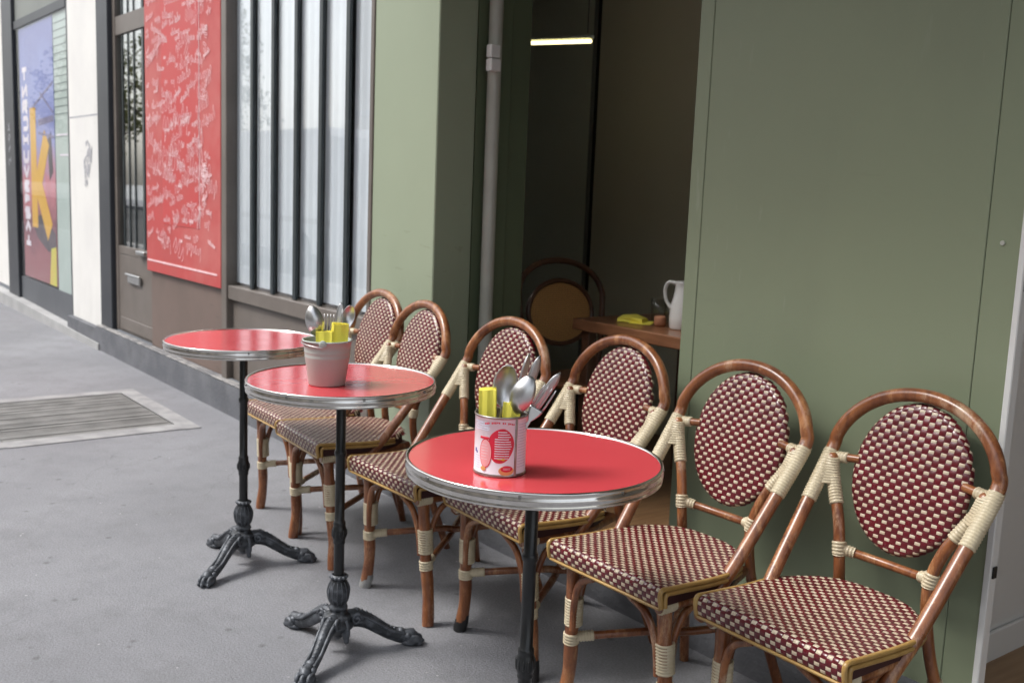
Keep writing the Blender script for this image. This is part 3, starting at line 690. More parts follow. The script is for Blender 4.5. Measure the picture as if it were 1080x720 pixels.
# interior table and chair
dt = empty('dining_table', 'reddish wooden cafe table standing inside the doorway', 'table', (-2.72, 3.0, .03))
b = MB(); b.box((-.36, -.33, .655), (.36, .33, .70), bev=.004); b.build('tabletop', 'table_wood', dt)
for sx in (-.31, .31):
    for sy in (-.28, .28):
        b = MB(); b.box((sx - .022, sy - .022, 0), (sx + .022, sy + .022, .654), bev=.003); b.build('leg', 'bent_dark', dt)
dc = empty('bentwood_chair', 'dark bentwood chair with round cane back inside the cafe doorway', 'chair', (-3.30, 2.84, .03), 0)
def bent_path(hw, top, low, n=20):
    q = [(-.02, -hw * .82, low), (-.03, -hw * .93, low + .13)]
    for k in range(n + 1):
        a = PI - PI * k / n; q.append((-.05 - .05 * math.sin(a), hw * math.cos(a), top - .17 + .17 * (max(0, math.sin(a)) ** .8)))
    return q + [(-.03, hw * .93, low + .13), (-.02, hw * .82, low)]
b = MB(); b.tube(spline(bent_path(.235, .905, .42), 3), .0135, 10); b.build('back_hoop', 'bent_dark', dc)
ring = [(-.055 - .02 * math.sin(a), .178 * math.cos(a), .685 + .135 * math.sin(a)) for a in [2 * PI * k / 40 for k in range(41)]]
b = MB(); b.tube(ring, .011, 8); fr = b.build('back_panel', 'bent_dark', dc)
b = MB(); vs = [(-.055, 0, .685)] + [(p[0], p[1] * .97, .685 + (p[2] - .685) * .97) for p in ring[:-1]]; n_ = len(vs) - 1
vs2 = [(p[0] - .004, p[1], p[2]) for p in vs]
b.add(vs + vs2, [(0, 1 + k, 1 + (k + 1) % n_) for k in range(n_)] + [(n_ + 1, n_ + 2 + (k + 1) % n_, n_ + 2 + k) for k in range(n_)], 0, False); b.build('cane', 'cane', fr)
b = MB(); b.lathe([(.0, .405), (.195, .405), (.205, .415), (.205, .43), (.19, .438), (0, .436)], 40, c=(.17, 0, 0)); b.build('seat', 'table_wood', dc)
for (x0, y0, x1, y1) in ((-.01, -.17, -.05, -.19), (-.01, .17, -.05, .19), (.30, -.14, .34, -.16), (.30, .14, .34, .16)):
    b = MB(); b.tube([(x0, y0, .41), (x1, y1, 0)], [.016, .011], 10); b.build('leg', 'bent_dark', dc)
nz = MB()
nz.add([(-.052, -.05, .002), (.05, -.055, .002), (.056, .045, .002), (-.05, .05, .002), (-.05, -.046, .016), (.046, -.05, .018), (.05, .04, .012), (-.048, .046, .02), (0, -.055, .022), (.005, .05, .026)],
       [(0, 1, 5, 8, 4), (1, 2, 6, 5), (2, 3, 7, 9, 6), (3, 0, 4, 7), (4, 8, 9, 7), (8, 5, 6, 9), (3, 2, 1, 0)], 0, False)
nz.box((.0, -.07, 0), (.085, .03, .003))
o = nz.build('folded_napkin', 'napkin', None, (-2.90, 2.83, .7305)); o.rotation_euler.z = .6
tag(o, 'yellow folded paper napkin lying on the wooden table inside', 'napkin')
pt = empty('pitcher', 'white ceramic pitcher with a loop handle on the indoor wooden table', 'pitcher', (-2.655, 2.86, .7302), math.radians(205))
b = MB(); b.lathe([(0, 0), (.058, 0), (.062, .006), (.064, .05), (.060, .10), (.049, .145), (.044, .175), (.046, .2), (.049, .205), (.046, .203), (.041, .175), (.046, .145), (.056, .10), (.058, .02), (0, .012)], 40); b.build('body', 'ceramic', pt); pt.scale = (.88, .88, .88)
b = MB(); b.tube(spline([(.042, 0, .195), (.075, 0, .198), (.092, 0, .17), (.085, 0, .12), (.056, 0, .08)], 8), .0075, 10, ell=(1, 1.3)); b.build('handle', 'ceramic', pt)
tb = MB(); tb.lathe([(0, .004), (.028, .002), (.030, 0), (.033, .09), (.0312, .09), (.028, .008), (0, .008)], 28)
tm = tb.build('tumbler', 'glass_clear', None, (-2.872, 2.945, .7305)); tag(tm, 'left clear glass tumbler beside the white pitcher', 'glass')
t2 = tm.copy(); COL.objects.link(t2); t2.location = (-2.795, 2.940, .7305); tag(t2, 'clear glass tumbler closest to the white pitcher', 'glass')
tm['group'] = t2['group'] = 'clear tumblers on the indoor table'
b = MB(); b.lathe([(0, 0), (.020, 0), (.023, .012), (.022, .034), (.018, .04), (.016, .036), (0, .034)], 24); o = b.build('salt_pot', 'terracotta', None, (-2.755, 2.835, .7305)); tag(o, 'small terracotta pot next to the white pitcher', 'pot')

# ------------------------------------------------------------------ rattan bistro chair (front edge at y=-.17, facing -y)
SO = V((0, -.17, 0))
def shift(mb): mb.v = [(p[0], p[1] - .17, p[2]) for p in mb.v]; return mb
def weave(mb, mapf, s0, s1, t0, t1, ps, pt_, clip, H=.0016, lc=1.0, lr=1.0, wc=.94, wr_=.94):
    ns = round((s1 - s0) / ps); nt_ = round((t1 - t0) / pt_); ds = (s1 - s0) / ns; dt_ = (t1 - t0) / nt_
    G = (.35, .95, .78, .95, .35); A = (-1, -.62, 0, .62, 1)
    rnd = random.Random(3)
    for i in range(ns):
        for j in range(nt_):
            cs_, ct = s0 + (i + .5) * ds, t0 + (j + .5) * dt_
            if not clip(cs_, ct): continue
            cream = (i + j) % 2 == 0
            jx, jy = rnd.uniform(-.03, .03) * ds, rnd.uniform(-.03, .03) * dt_; hs = rnd.uniform(.85, 1.15)
            vs = []
            for a in range(5):
                for b_ in range(5):
                    al, ac = A[a], A[b_]
                    h = (H * hs * (1.15 * math.cos(al * 1.45) - .12)) * G[b_] - .0004
                    if cream: s_, t_ = cs_ + jx + al * ds / 2 * lc, ct + jy + ac * dt_ / 2 * wc
                    else: s_, t_ = cs_ + jx + ac * ds / 2 * wr_, ct + jy + al * dt_ / 2 * lr
                    p, n = mapf(s_, t_); vs.append(p + n * h)
            mb.add(vs, [(a * 5 + b_, a * 5 + b_ + 1, a * 5 + b_ + 6, a * 5 + b_ + 5) for a in range(4) for b_ in range(4)], 0 if cream else 1, True)

HW = .176
prof = [V((0, .004, .376)), V((0, .0, .390)), V((0, -.001, .404))]
for k in range(1, 7):
    a = PI / 2 * k / 6; prof.append(V((0, -.001 + .016 * (1 - math.cos(a)), .404 + .016 * math.sin(a))))
for k in range(1, 13):
    y = .015 + .352 * k / 12; prof.append(V((0, y, .420 - .007 * math.sin(PI * k / 12))))
PL = [0]
for a, c in zip(prof, prof[1:]): PL.append(PL[-1] + (c - a).length)
def seat_back(x): return .364 - .125 * min(1, abs(x) / HW) ** 3.2
def seat_map(s_, t_):
    t = min(max(t_, 0), PL[-1] - 1e-6); j = 0
    while PL[j + 1] < t: j += 1
    d = (prof[j + 1] - prof[j]); k = (t - PL[j]) / (PL[j + 1] - PL[j]); p = prof[j] + d * k
    n0 = V((0, -d.z, d.y)).normalized()
    p = V((s_, p.y, p.z))
    e = seat_back(s_) - p.y
    if e < .016 and p.y > .1:
        q = min(1, (.016 - e) / .016); p.z -= .014 * q * q; n0 = (n0 + V((s_ * 2, .6, 0)) * q).normalized()
    e2 = HW - abs(s_)
    if e2 < .008: p.z -= .002 * (1 - max(e2, 0) / .008) if t_ > .04 else 0
    return p, n0
def build_chair():
    r = empty('bistro_chair', 'x', 'chair', group='burgundy and cream woven bistro chairs along the cafe front')
    # seat
    sb = MB(); out = [(-HW + .002, .008), (HW - .002, .008)]
    for k in range(0, 21):
        x = (HW - .002) * math.cos(PI * k / 20); out.append((x, seat_back(x) - .007))
    sb.prism(out, .376, .4080); shift(sb)
    seat = sb.build('seat', 'w_core', r)
    wv = MB(); weave(wv, seat_map, -HW, HW, 0.001, PL[-1], .0124, .0112, lambda s_, t_: seat_back(s_) - seat_map(s_, t_)[0].y > -.001, lc=.92, lr=1.42, wc=.68, wr_=1.0)
    shift(wv).build('woven_cover', ['w_cream', 'w_red'], seat, fix=False)
    tr = MB()
    for sx in (-1, 1):
        tr.tube(spline([(sx * (HW + .003), .004, .3760), (sx * (HW + .003), -.001, .4050), (sx * (HW + .003), .006, .4160), (sx * (HW + .003), .03, .4150), (sx * (HW + .003), .15, .4075), (sx * (HW + .002), .225, .4065), (sx * (HW - .012), .275, .4050)], 5), .0055, 8)
        tr.tube(spline([(sx * (HW + .004), .0145, .3760), (sx * (HW + .004), .0135, .3980), (sx * (HW + .004), .020, .4050), (sx * (HW + .004), .04, .4040), (sx * (HW + .004), .15, .3965), (sx * (HW + .003), .225, .3955), (sx * (HW - .012), .275, .3940)], 5), .0055, 8)
    tr.tube([(-HW, .003, .3735), (HW, .003, .3735)], .0035, 8)
    shift(tr).build('trim', 'trim', seat)
    # hoop
    hp = [(.160, .150, .315), (.166, .186, .36), (.175, .236, .42), (.185, .336, .545), (.193, .433, .668)]
    for k in range(1, 12):
        a = PI * k / 12; hp.append((.194 * math.cos(a), .433 + .042 * math.sin(a), .668 + .156 * math.sin(a)))
    hp += [(-x, y, z) for (x, y, z) in hp[4::-1]]
    hs = spline(hp, 6)
    b_ = MB(); b_.tube(hs, .0150, 14, roundcap=True); hoop = shift(b_).build('back_hoop', 'rattan', r)
    half = len(hs) // 2
    rl = spline([(.180, .420, .660), (.164, .408, .61), (.124, .382, .53), (.106, .372, .44), (.112, .396, .30), (.138, .445, .14), (.165, .485, 0)], 8)
    for sx in (1, -1):
        seg = [p for p in hs[:half] if .552 <= p.z <= .672]
        if sx < 0: seg = [V((-p.x, p.y, p.z)) for p in seg]
        b_ = MB(); wrap(b_, resample(seg, .002), .0166)
        # both poles bound together: a stadium section that splits in two further down
        def at(path, z):
            return min(path, key=lambda p: abs(p.z - z))
        hseg = resample([p for p in hs[:half] if .50 <= p.z <= .72], .0006); lseg = resample([p for p in rl if p.z > .50], .0006)
        levels = 48; vs = []; n = 20
        for i in range(levels + 1):
            z = .670 - .066 * i / levels; rr2 = .0166 + (-.0008, .0006, .0014, .0006)[i % 4]
            A_, B_ = V(at(hseg, z)), V(at(lseg, min(z, .656)))
            if z > .656: B_ = A_.lerp(B_, max(0, 1 - (z - .656) / .014))
            d = V((B_.x - A_.x, B_.y - A_.y, 0)); ang0 = math.atan2(d.y, d.x) if d.length > 1e-5 else 0
            for k in range(n):
                a = ang0 + PI / 2 + 2 * PI * k / n; c0 = A_ if k <= n // 2 else B_
                p = c0 + V((math.cos(a), math.sin(a), 0)) * (rr2 - (.0018 if k > n // 2 else 0)); vs.append(V((sx * p.x, p.y, z)))
        b_.add(vs, [(i * n + k, i * n + (k + 1) % n, (i + 1) * n + (k + 1) % n, (i + 1) * n + k) for i in range(levels) for k in range(n)] + [tuple(range(n)), tuple(range(levels * n, levels * n + n))], 0)
        wrap(b_, [V((sx * q.x, q.y, q.z)) for q in lseg if .562 < q.z < .616], .0150)
        shift(b_).build('binding', 'bind', hoop)
    # rear legs
    for sx in (1, -1):
        p = [V((sx * q.x, q.y, q.z)) for q in rl]
        b_ = MB(); b_.tube(p, .0125, 12, roundcap=True); lg = shift(b_).build('rear_leg', 'rattan', r)
        b_ = MB(); wrap(b_, section(p, .185, .252), .0155); shift(b_).build('binding', 'bind', lg)
    # back panel
    PC, PA, PB = V((0, .444, .646)), .137, .166; up = V((0, .24, 1)).normalized(); nrm = V((0, -1, .24)).normalized(); rt = V((1, 0, 0))
    def pmap(s_, t_):
        th = math.atan2(t_ / PB, s_ / PA); ca, sa = math.cos(th), math.sin(th)
        R_ = 1 / math.sqrt((ca) ** 2 + (sa) ** 2); ex, ez = PA * ca, PB * sa; R_ = math.hypot(ex, ez); d = math.hypot(s_, t_)
        bb = .014; flat = R_ - bb; dome = .006 * (1 - min(1, d / R_) ** 2)
        if d <= flat: return PC + rt * s_ + up * t_ + nrm * (.012 + dome), (nrm + (rt * s_ + up * t_) * .8).normalized()
        a = min((d - flat) / bb, 2.6); u = (rt * s_ + up * t_).normalized(); rr = flat + bb * math.sin(a) * .95
        return PC + u * rr + nrm * (bb * math.cos(a) - .002), (u * math.sin(a) + nrm * math.cos(a)).normalized()
    def pclip(s_, t_):
        th = math.atan2(t_ / PB, s_ / PA); R_ = math.hypot(PA * math.cos(th), PB * math.sin(th)); return math.hypot(s_, t_) < R_ + .010
    cb = MB(); ring_o = []
    for (f, o) in ((0, .0165), (.55, .0150), (.86, .0105), (.95, .004), (.962, -.002), (.95, -.008), (.85, -.013), (0, -.014)):
        ring_o.append([PC + rt * (PA * f * math.cos(a)) + up * (PB * f * math.sin(a)) + nrm * o for a in [2 * PI * k / 40 for k in range(40)]])
    vs = [p for q in ring_o for p in q]
    cb.add(vs, [(i * 40 + k, i * 40 + (k + 1) % 40, (i + 1) * 40 + (k + 1) % 40, (i + 1) * 40 + k) for i in range(7) for k in range(40)], 0)
    pan = shift(cb).build('back_panel', 'w_core', r)
    wv = MB(); weave(wv, pmap, -.158, .158, -.187, .187, .0137, .0115, pclip, lc=.90, lr=1.55, wc=.58, wr_=1.03)
    shift(wv).build('woven_cover', ['w_cream', 'w_red'], pan, fix=False)
    # back rails and stubs
    rr_ = spline([(-.116, .372, .474), (-.06, .392, .466), (0, .398, .464), (.06, .392, .466), (.116, .372, .474)], 6)
    b_ = MB(); b_.tube(rr_, .0098, 12); rail = shift(b_).build('back_rail', 'rattan', r)
    for sx in (1, -1):
        b_ = MB(); wrap(b_, [p for p in resample(rr_, .002) if .078 < sx * p.x < .118], .0120)
        q = [V((sx * p.x, p.y, p.z)) for p in rl if .40 < p.z < .56]; wrap(b_, section(q, .457, .489), .0150)
        shift(b_).build('binding', 'bind', rail)
        b_ = MB(); b_.tube([(sx * .191, .430, .656), (sx * .122, .440, .662)], .0095, 10); stb = shift(b_).build('back_stub', 'rattan', r)
        b_ = MB(); wrap(b_, [V((sx * .185, .431, .656)), V((sx * .150, .436, .659))], .0120); shift(b_).build('binding', 'bind', stb)
    # front legs
    for sx in (1, -1):
        fp = spline([(sx * .144, .050, .385), (sx * .148, .055, .29), (sx * .152, .060, .19), (sx * .160, .066, .09), (sx * .172, .060, .0)], 8)
        b_ = MB(); b_.tube(fp, [.0170 + .0007 * math.sin(k * .7) for k in range(len(fp))], 12); lg = shift(b_).build('front_leg', 'rattan', r)
        # bent brackets from the leg to the rails
        for (q, nm) in (([(sx * .144, .064, .20), (sx * .149, .078, .27), (sx * .152, .105, .328), (sx * .152, .165, .358)], 0), ([(sx * .138, .050, .20), (sx * .132, .046, .27), (sx * .108, .040, .328), (sx * .055, .036, .358)], 1)):
            b_ = MB(); b_.tube(spline(q, 8), .0088, 10); shift(b_).build('bracket', 'rattan', lg)
        b_ = MB(); w0 = section(fp, .205, .278); wrap(b_, [p + V((-sx * .002, .003, 0)) for p in w0], .0215)
        wrap(b_, section(fp, .160, .187), .0190); shift(b_).build('binding', 'bind', lg)
        # crossed stretchers
        zc = .0 if sx > 0 else .019
        sp_ = spline([(sx * .152, .060, .175), (sx * .02, .23, .180 + zc), (-sx * .02, .275, .182 + zc), (-sx * .122, .412, .225)], 6)
        b_ = MB(); b_.tube(sp_, .0100, 10); stc = shift(b_).build('stretcher', 'rattan', r)
        b_ = MB(); L_ = resample(sp_, .002); wrap(b_, L_[6:28], .0122); shift(b_).build('binding', 'bind', stc)
        sd = [(sx * .156, .020, .366), (sx * .156, .16, .364), (sx * .150, .24, .365), (sx * .112, .352, .366)]
        b_ = MB(); b_.tube(spline(sd, 6), .0128, 12); srl = shift(b_).build('side_rail', 'rattan', r)
        b_ = MB(); wrap(b_, [V((sx * .156, .022, .366)), V((sx * .156, .066, .366))], .0155); shift(b_).build('binding', 'bind', srl)
    b_ = MB(); b_.tube([(-.150, .040, .360), (.150, .040, .360)], .0110, 10); shift(b_).build('front_rail', 'rattan', r)
    b_ = MB(); b_.tube([(-.112, .350, .366), (.112, .350, .366)], .0110, 10); shift(b_).build('rear_rail', 'rattan', r)
    return r
proto = build_chair()
chairs = []
spec = [(-1.158, 1.530, -0.8, 'woven rattan chair closest to the silver wall edge, its whole seat in view'),
        (-1.580, 1.487, 0.8, 'woven rattan chair whose seat is partly behind the nearest red table'),
        (-2.045, 1.497, -2.5, 'woven rattan chair behind the nearest table, with black rubber tips on its front legs'),
        (-2.470, 1.441, 1.6, 'woven rattan chair with grey taped foot between the cutlery can table and the bucket table'),
        (-2.982, 1.430, -4.0, 'woven rattan chair whose seat lies behind the table with the beige bucket'),
        (-3.350, 1.474, -2.0, 'woven rattan chair farthest along the row, standing beside the empty table')]
for i, (x, y, a, l) in enumerate(spec):
    c = proto if i == 0 else copy_tree(proto)
    c.rotation_euler.z = math.radians(a); c.location = (x, y + .17, 0); c['label'] = l; chairs.append(c)
def leg_of(c, right):
    ls = [k for k in c.children if k.name.split('.')[0] == 'front_leg']
    return ls[0] if right else ls[1]
def tip(c, right, m, name, h):
    sx = 1 if right else -1
    b_ = MB(); b_.tube([(sx * .1735, .060, -.0), (sx * .1685, .0635, h * .55), (sx * .165, .0655, h)], [.0185, .0190, .0175], 12); shift(b_).build(name, m, leg_of(c, right))
tip(chairs[2], False, 'rubber', 'rubber_tip', .052); tip(chairs[2], True, 'rubber', 'rubber_tip', .052); tip(chairs[3], False, 'tape', 'taped_tip', .045)

# ------------------------------------------------------------------ bistro tables
def build_table():
    r = empty('bistro_table', 'x', 'table', group='round red bistro tables with chrome rims')
    b_ = MB(); b_.lathe([(0, .7300), (.2345, .7300), (.2345, .7150), (0, .7150)], 96); top = b_.build('tabletop', 'laminate', r)
    for p in top.data.polygons: p.use_smooth = abs(p.normal.z) < .5
    b_ = MB(); pr = [(.2335, .7295), (.2345, .7322), (.2372, .7332), (.2396, .7320), (.2400, .7290), (.2388, .7268), (.2388, .7228), (.2402, .7205), (.2408, .7172), (.2402, .7142), (.2384, .7122), (.2384, .7092),
                     (.2392, .7075), (.2390, .7045), (.2365, .7028), (.2330, .7034), (.2330, .7140)]
    b_.lathe(pr, 96); b_.build('rim', 'chrome', top)
    for k in range(8):
        b_ = MB(); a = k * 2 * PI / 8 + .1; u = V((math.cos(a), math.sin(a), 0)); b_.tube([u * .2385 + V((0, 0, .7242)), u * .2412 + V((0, 0, .7242))], .0028, 8)
        b_.build('screw', 'chrome_dk', top)
    b_ = MB(); b_.lathe([(.0, .714), (.2325, .714), (.2325, .7085), (0, .7085)], 64); b_.lathe([(.05, .709), (.05, .703), (.02, .694), (.012, .692)], 24); b_.build('underside', 'tube', top)
    # column with collars
    b_ = MB(); b_.lathe([(.0127, .692), (.0127, .547), (.0149, .545), (.0161, .538), (.0149, .531), (.0127, .529), (.0127, .358), (.0149, .356), (.0162, .350), (.0152, .344), (.0170, .340), (.0189, .328), (.0186, .316), (.0167, .308), (.0152, .305), (.0162, .300), (.0152, .296), (.0136, .294), (.0136, .212)], 32)
    for k in range(12):
        a = 2 * PI * k / 12; b_.ball((.0182 * math.cos(a), .0182 * math.sin(a), .324), (.0026, .0026, .011), n=8, m=6)
    col = b_.build('column', 'tube', r)
    b_ = MB(); b_.lathe([(.0168, .212), (.0210, .210), (.0224, .204), (.0182, .200), (.0203, .196), (.0266, .182), (.0290, .168), (.0280, .150), (.0231, .136), (.0199, .131), (.0238, .127), (.0252, .120), (.0213, .116), (.0238, .110), (.0364, .104), (.0392, .098), (.0371, .093), (.0420, .086), (.0448, .078), (.0406, .068), (.0280, .056), (.0154, .046), (.0098, .036), (0, .030)], 40)
    for k in range(14):      # flutes of the vase
        a = 2 * PI * k / 14; u = V((math.cos(a), math.sin(a), 0))
        b_.tube(spline([u * .0210 + V((0, 0, .194)), u * .0280 + V((0, 0, .178)), u * .0296 + V((0, 0, .164)), u * .0266 + V((0, 0, .146)), u * .0217 + V((0, 0, .135))], 4), .0014, 6)
    for k in range(12):      # ribbed collar
        a = 2 * PI * k / 12; u = V((math.cos(a), math.sin(a), 0)); b_.ball(u * .0210 + V((0, 0, .206)), .0045, n=8, m=6)
    b_.build('hub', 'iron', r)
    leg0 = None
    for k in range(3):
        b_ = MB()
        ctr = [(.018, 0, .082), (.046, 0, .088), (.084, 0, .079), (.125, 0, .056), (.160, 0, .036), (.195, 0, .026), (.228, 0, .021)]
        q = spline(ctr, 6); m = len(q)
        rs = []
        for i in range(m):
            t = i / (m - 1); rs.append(.027 - .009 * min(1, t * 1.5) + (.006 * max(0, (t - .72) / .28)))
        b_.tube(q, rs, 14, ell=(1.0, .74), up=(0, 0, 1), roundcap=True)
        for sy in (-1, 1):   # raised edges running down the leg, scroll at its shoulder
            b_.tube([V((p.x, sy * .0165 * (1 - .25 * i / m), p.z + .013)) for i, p in enumerate(q[2:-5])], .0048, 8, roundcap=True)
            b_.tube([V((.054 + .016 * math.cos(a) * (1 - a / 11), sy * .0185, .090 + .017 * math.sin(a) * (1 - a / 11))) for a in [j * .45 for j in range(20)]], .0050, 7, roundcap=True)
        for i, p in enumerate(q[8:-9:2]): b_.ball((p.x, 0, p.z + rs[8 + 2 * i] * .96), .0052, n=8, m=6)
        for sy in (-1, 0, 1):  # paw with three toes and claws
            b_.ball((.236 - abs(sy) * .008, sy * .0155, .017), (.024, .0092, .0150), n=12, m=8)
            b_.ball((.216 - abs(sy) * .006, sy * .014, .030), (.012, .0085, .009), n=10, m=6)
            b_.ball((.256 - abs(sy) * .009, sy * .0165, .008), (.010, .0055, .0075), n=8, m=6)
        b_.ball((.222, 0, .010), (.034, .024, .010), n=14, m=6)
        b_.ball((.192, 0, .040), (.013, .013, .010), n=10, m=6)
        b_.v = [(p[0] * .88, p[1], p[2]) for p in b_.v]; lo = b_.build('leg', 'iron', r); lo.rotation_euler.z = 2 * PI * k / 3
    for k in range(3):
        b_ = MB(); b_.ball((.034, 0, .062), (.014, .011, .024), n=10, m=8); b_.ball((.037, 0, .040), (.008, .008, .010), n=8, m=6)
        b_.tube([(.032, 0, .098), (.041, 0, .080), (.041, 0, .062)], .006, 8)
        d = b_.build('hub_drop', 'iron', r); d.rotation_euler.z = 2 * PI * k / 3 + PI / 3
    return r
t1 = build_table(); t1.location = (-1.441, 1.172, 0); t1.rotation_euler.z = math.radians(40); t1['label'] = 'red topped bistro table carrying the printed can of cutlery'
t2_ = copy_tree(t1); t2_.location = (-2.291, 1.220, 0); t2_.rotation_euler.z = math.radians(69); t2_['label'] = 'red topped bistro table carrying the beige cutlery bucket'
t3 = copy_tree(t1); t3.location = (-3.012, 1.259, 0); t3.rotation_euler.z = math.radians(65); t3['label'] = 'empty red topped bistro table with nothing standing on it'

# ------------------------------------------------------------------ can, bucket and cutlery
TOPZ = .7303
VR = math.atan2(.795, .605)     # turn of the things on the tables
def rad_patch(mb, R_, pts, mi=0, thick=.0004):
    """flat printed shape wrapped on a can; pts = (arc metres, height)"""
    cx = sum(p[0] for p in pts) / len(pts); cz = sum(p[1] for p in pts) / len(pts)
    def P(u, z, r): a = -PI / 2 + u / R_; return V((r * math.cos(a), r * math.sin(a), z))
    rings = [0, .33, .66, 1.0]; vs = []; n = len(pts)
    for f in rings:
        for (u, z) in pts: vs.append(P(cx + (u - cx) * f, cz + (z - cz) * f, R_ + thick))
    for (u, z) in pts: vs.append(P(u, z, R_ - .0002))
    mb.add(vs, [(i * n + k, i * n + (k + 1) % n, (i + 1) * n + (k + 1) % n, (i + 1) * n + k) for i in range(4) for k in range(n)], mi, False)
def rrect(u0, u1, z0, z1, n=6): return [(u0 + (u1 - u0) * k / n, z0) for k in range(n + 1)] + [(u1 - (u1 - u0) * k / n, z1) for k in range(n + 1)]
def ellipse(u, z, a, c, n=28): return [(u + a * math.cos(2 * PI * k / n), z + c * math.sin(2 * PI * k / n)) for k in range(n)]
CX, CY = -1.400, 1.060
can = empty('tin_can', 'white tin can with red fruit label holding cutlery on the nearest table', 'can', (CX, CY, TOPZ), VR)
R0 = .0455; HC = .106
b = MB(); b.lathe([(0, .002), (R0 - .002, .002), (R0 + .0008, 0), (R0 + .0012, .003), (R0, .005), (R0, HC - .004), (R0 + .0014, HC - .003), (R0 + .0016, HC), (R0 - .0006, HC + .0005), (R0 - .001, HC - .004), (R0 - .001, .004), (0, .004)], 64, mis=[1, 1, 1, 1, 0, 1, 1, 1, 1, 1, 1])
b.build('body', ['can_white', 'tin'], can)
def decal(name, m, shapes, th=.0004):
    b_ = MB()
    for q in shapes: rad_patch(b_, R0, q, 0, th)
    return b_.build(name, m, can, fix=True)
blob = [(.0015 + .0225 * math.cos(a) * (1 + .06 * math.cos(3 * a - .9)), .056 + .0305 * math.sin(a) * (1 + .05 * math.sin(2 * a))) for a in [2 * PI * k / 36 for k in range(36)]]
decal('red_print', 'can_red', [blob], .0004)
tear = [(-.0265 + .0125 * math.cos(a), .043 + .024 * math.sin(a) * (1.0 if math.sin(a) > 0 else 1.15)) for a in [2 * PI * k / 28 for k in range(28)]]
decal('pink_outline', 'can_red', [tear], .0006)
decal('pink_print', 'can_pink', [[(-.0265 + (u + .0265) * .90, .043 + (z - .043) * .93) for (u, z) in tear]], .0008)
lines = []
for k in range(12):
    z = .0805 - k * .0042; w_ = .020 * math.sqrt(max(.1, 1 - ((z - .056) / .031) ** 2))
    lines.append(rrect(-.0095 if z < .070 else -.004, .001 + w_ * random.uniform(.75, 1.0), z - .0007, z + .0007))
decal('printed_lines', 'can_white', lines, .0008)
lines = [rrect(-.0350, -.0350 + random.uniform(.010, .015), .056 - k * .0050 - .0003, .056 - k * .0050 + .0003) for k in range(6)]
decal('printed_lines', 'can_white', lines, .0010)
# small lines of print, too small to read in the photograph
gl = []
for k in range(4): gl.append(rrect(-.058, -.020, .094 - k * .0042, .0945 - k * .0042))
for k in range(6): gl.append(rrect(-.062, -.040, .034 - k * .0042, .0345 - k * .0042))
for k in range(16): gl.append(rrect(.034, .058, .092 - k * .005, .0928 - k * .005))
decal('small_print', 'can_grey', gl, .0005)
arc = []
random.seed(5)
for k in range(17):
    if k in (3, 9, 12): continue
    u = -.028 + k * .0032; z = .0965 - ((u + .002) / .03) ** 2 * .0045; w_ = .0011
    arc.append(rrect(u - w_, u + w_, z - random.uniform(.0008, .0018), z + .0014, 2))
decal('small_print', 'can_red', arc, .0005)
decal('blue_mark', 'can_blue', [rrect(-.0545, -.050, .040, .046, 2), rrect(-.0500, -.0465, .038, .042, 2)], .0005)
decal('tart_picture', 'can_tan', [ellipse(.012, .0125, .0135, .0085), ellipse(-.0300, .0140, .005, .0038)], .0012)
decal('tart_top', 'can_red', [ellipse(.0125, .0158, .0105, .0055)], .0014)
decal('tart_lines', 'can_white', [rrect(.006, .019, .0166, .0172), rrect(.0065, .0185, .0146, .0152)], .0016)
decal('yellow_mark', 'yellow', [ellipse(.006, .0325, .0032, .0022, 14), rrect(-.004, .003, .032, .0333, 3)], .0010)
decal('banner', 'can_red', [rrect(-.038, -.020, .0665, .0700)], .0012)
b = MB(); b.tube([(R0 * math.cos(-PI / 2 + .63), R0 * math.sin(-PI / 2 + .63), .003), (R0 * math.cos(-PI / 2 + .63), R0 * math.sin(-PI / 2 + .63), HC - .002)], .0023, 8); b.build('seam', 'tin', can)

random.seed(11)
def stick(base, head, origin, ang):
    """matrix that stands a piece of cutlery (along +z, facing -y) from base to head inside a container turned by ang"""
    Rz = Matrix.Rotation(ang, 4, 'Z'); a = Rz @ V(base) + V(origin); c = Rz @ V(head) + V(origin)
    return a, c
def cut_obj(mb, name, base, head, origin, ang, face, label, group, cat):
    o = mb.build(name, 'cutlery'); a, c = stick(base, head, origin, ang)
    zc = (c - a).normalized(); f = Matrix.Rotation(ang + face, 4, 'Z') @ V((0, -1, 0)); y = -(f - zc * f.dot(zc)).normalized(); x = y.cross(zc)
    mt = Matrix((x, y, zc)).transposed().to_4x4(); mt.translation = a; o.matrix_world = mt
    return tag(o, label, cat, group)
def spoon(L_, bw=.024, bl=.076, deep=.010, th=.0014):
    mb = MB(); cs = []; ws = []; ds = []
    for k in range(11):
        t = k / 10; cs.append((0, -.004 * math.sin(PI * t), L_ - bl - .10 * (1 - t) - .0)); ws.append(.0062 - .0034 * t); ds.append(0)
    for k in range(1, 19):
        t = k / 18; cs.append((0, .006 * math.sin(PI * t * .9), L_ - bl + bl * t)); w_ = bw * (math.sin(PI * min(1, t * .93 + .045)) ** .62) * (1 - .16 * (1 - t)); ws.append(max(.0024, w_) if t < .985 else .004); ds.append(deep * math.sin(PI * t) ** .8)
    mb.ribbon(cs, ws, (0, -1, 0), ds, th, K=10); return mb
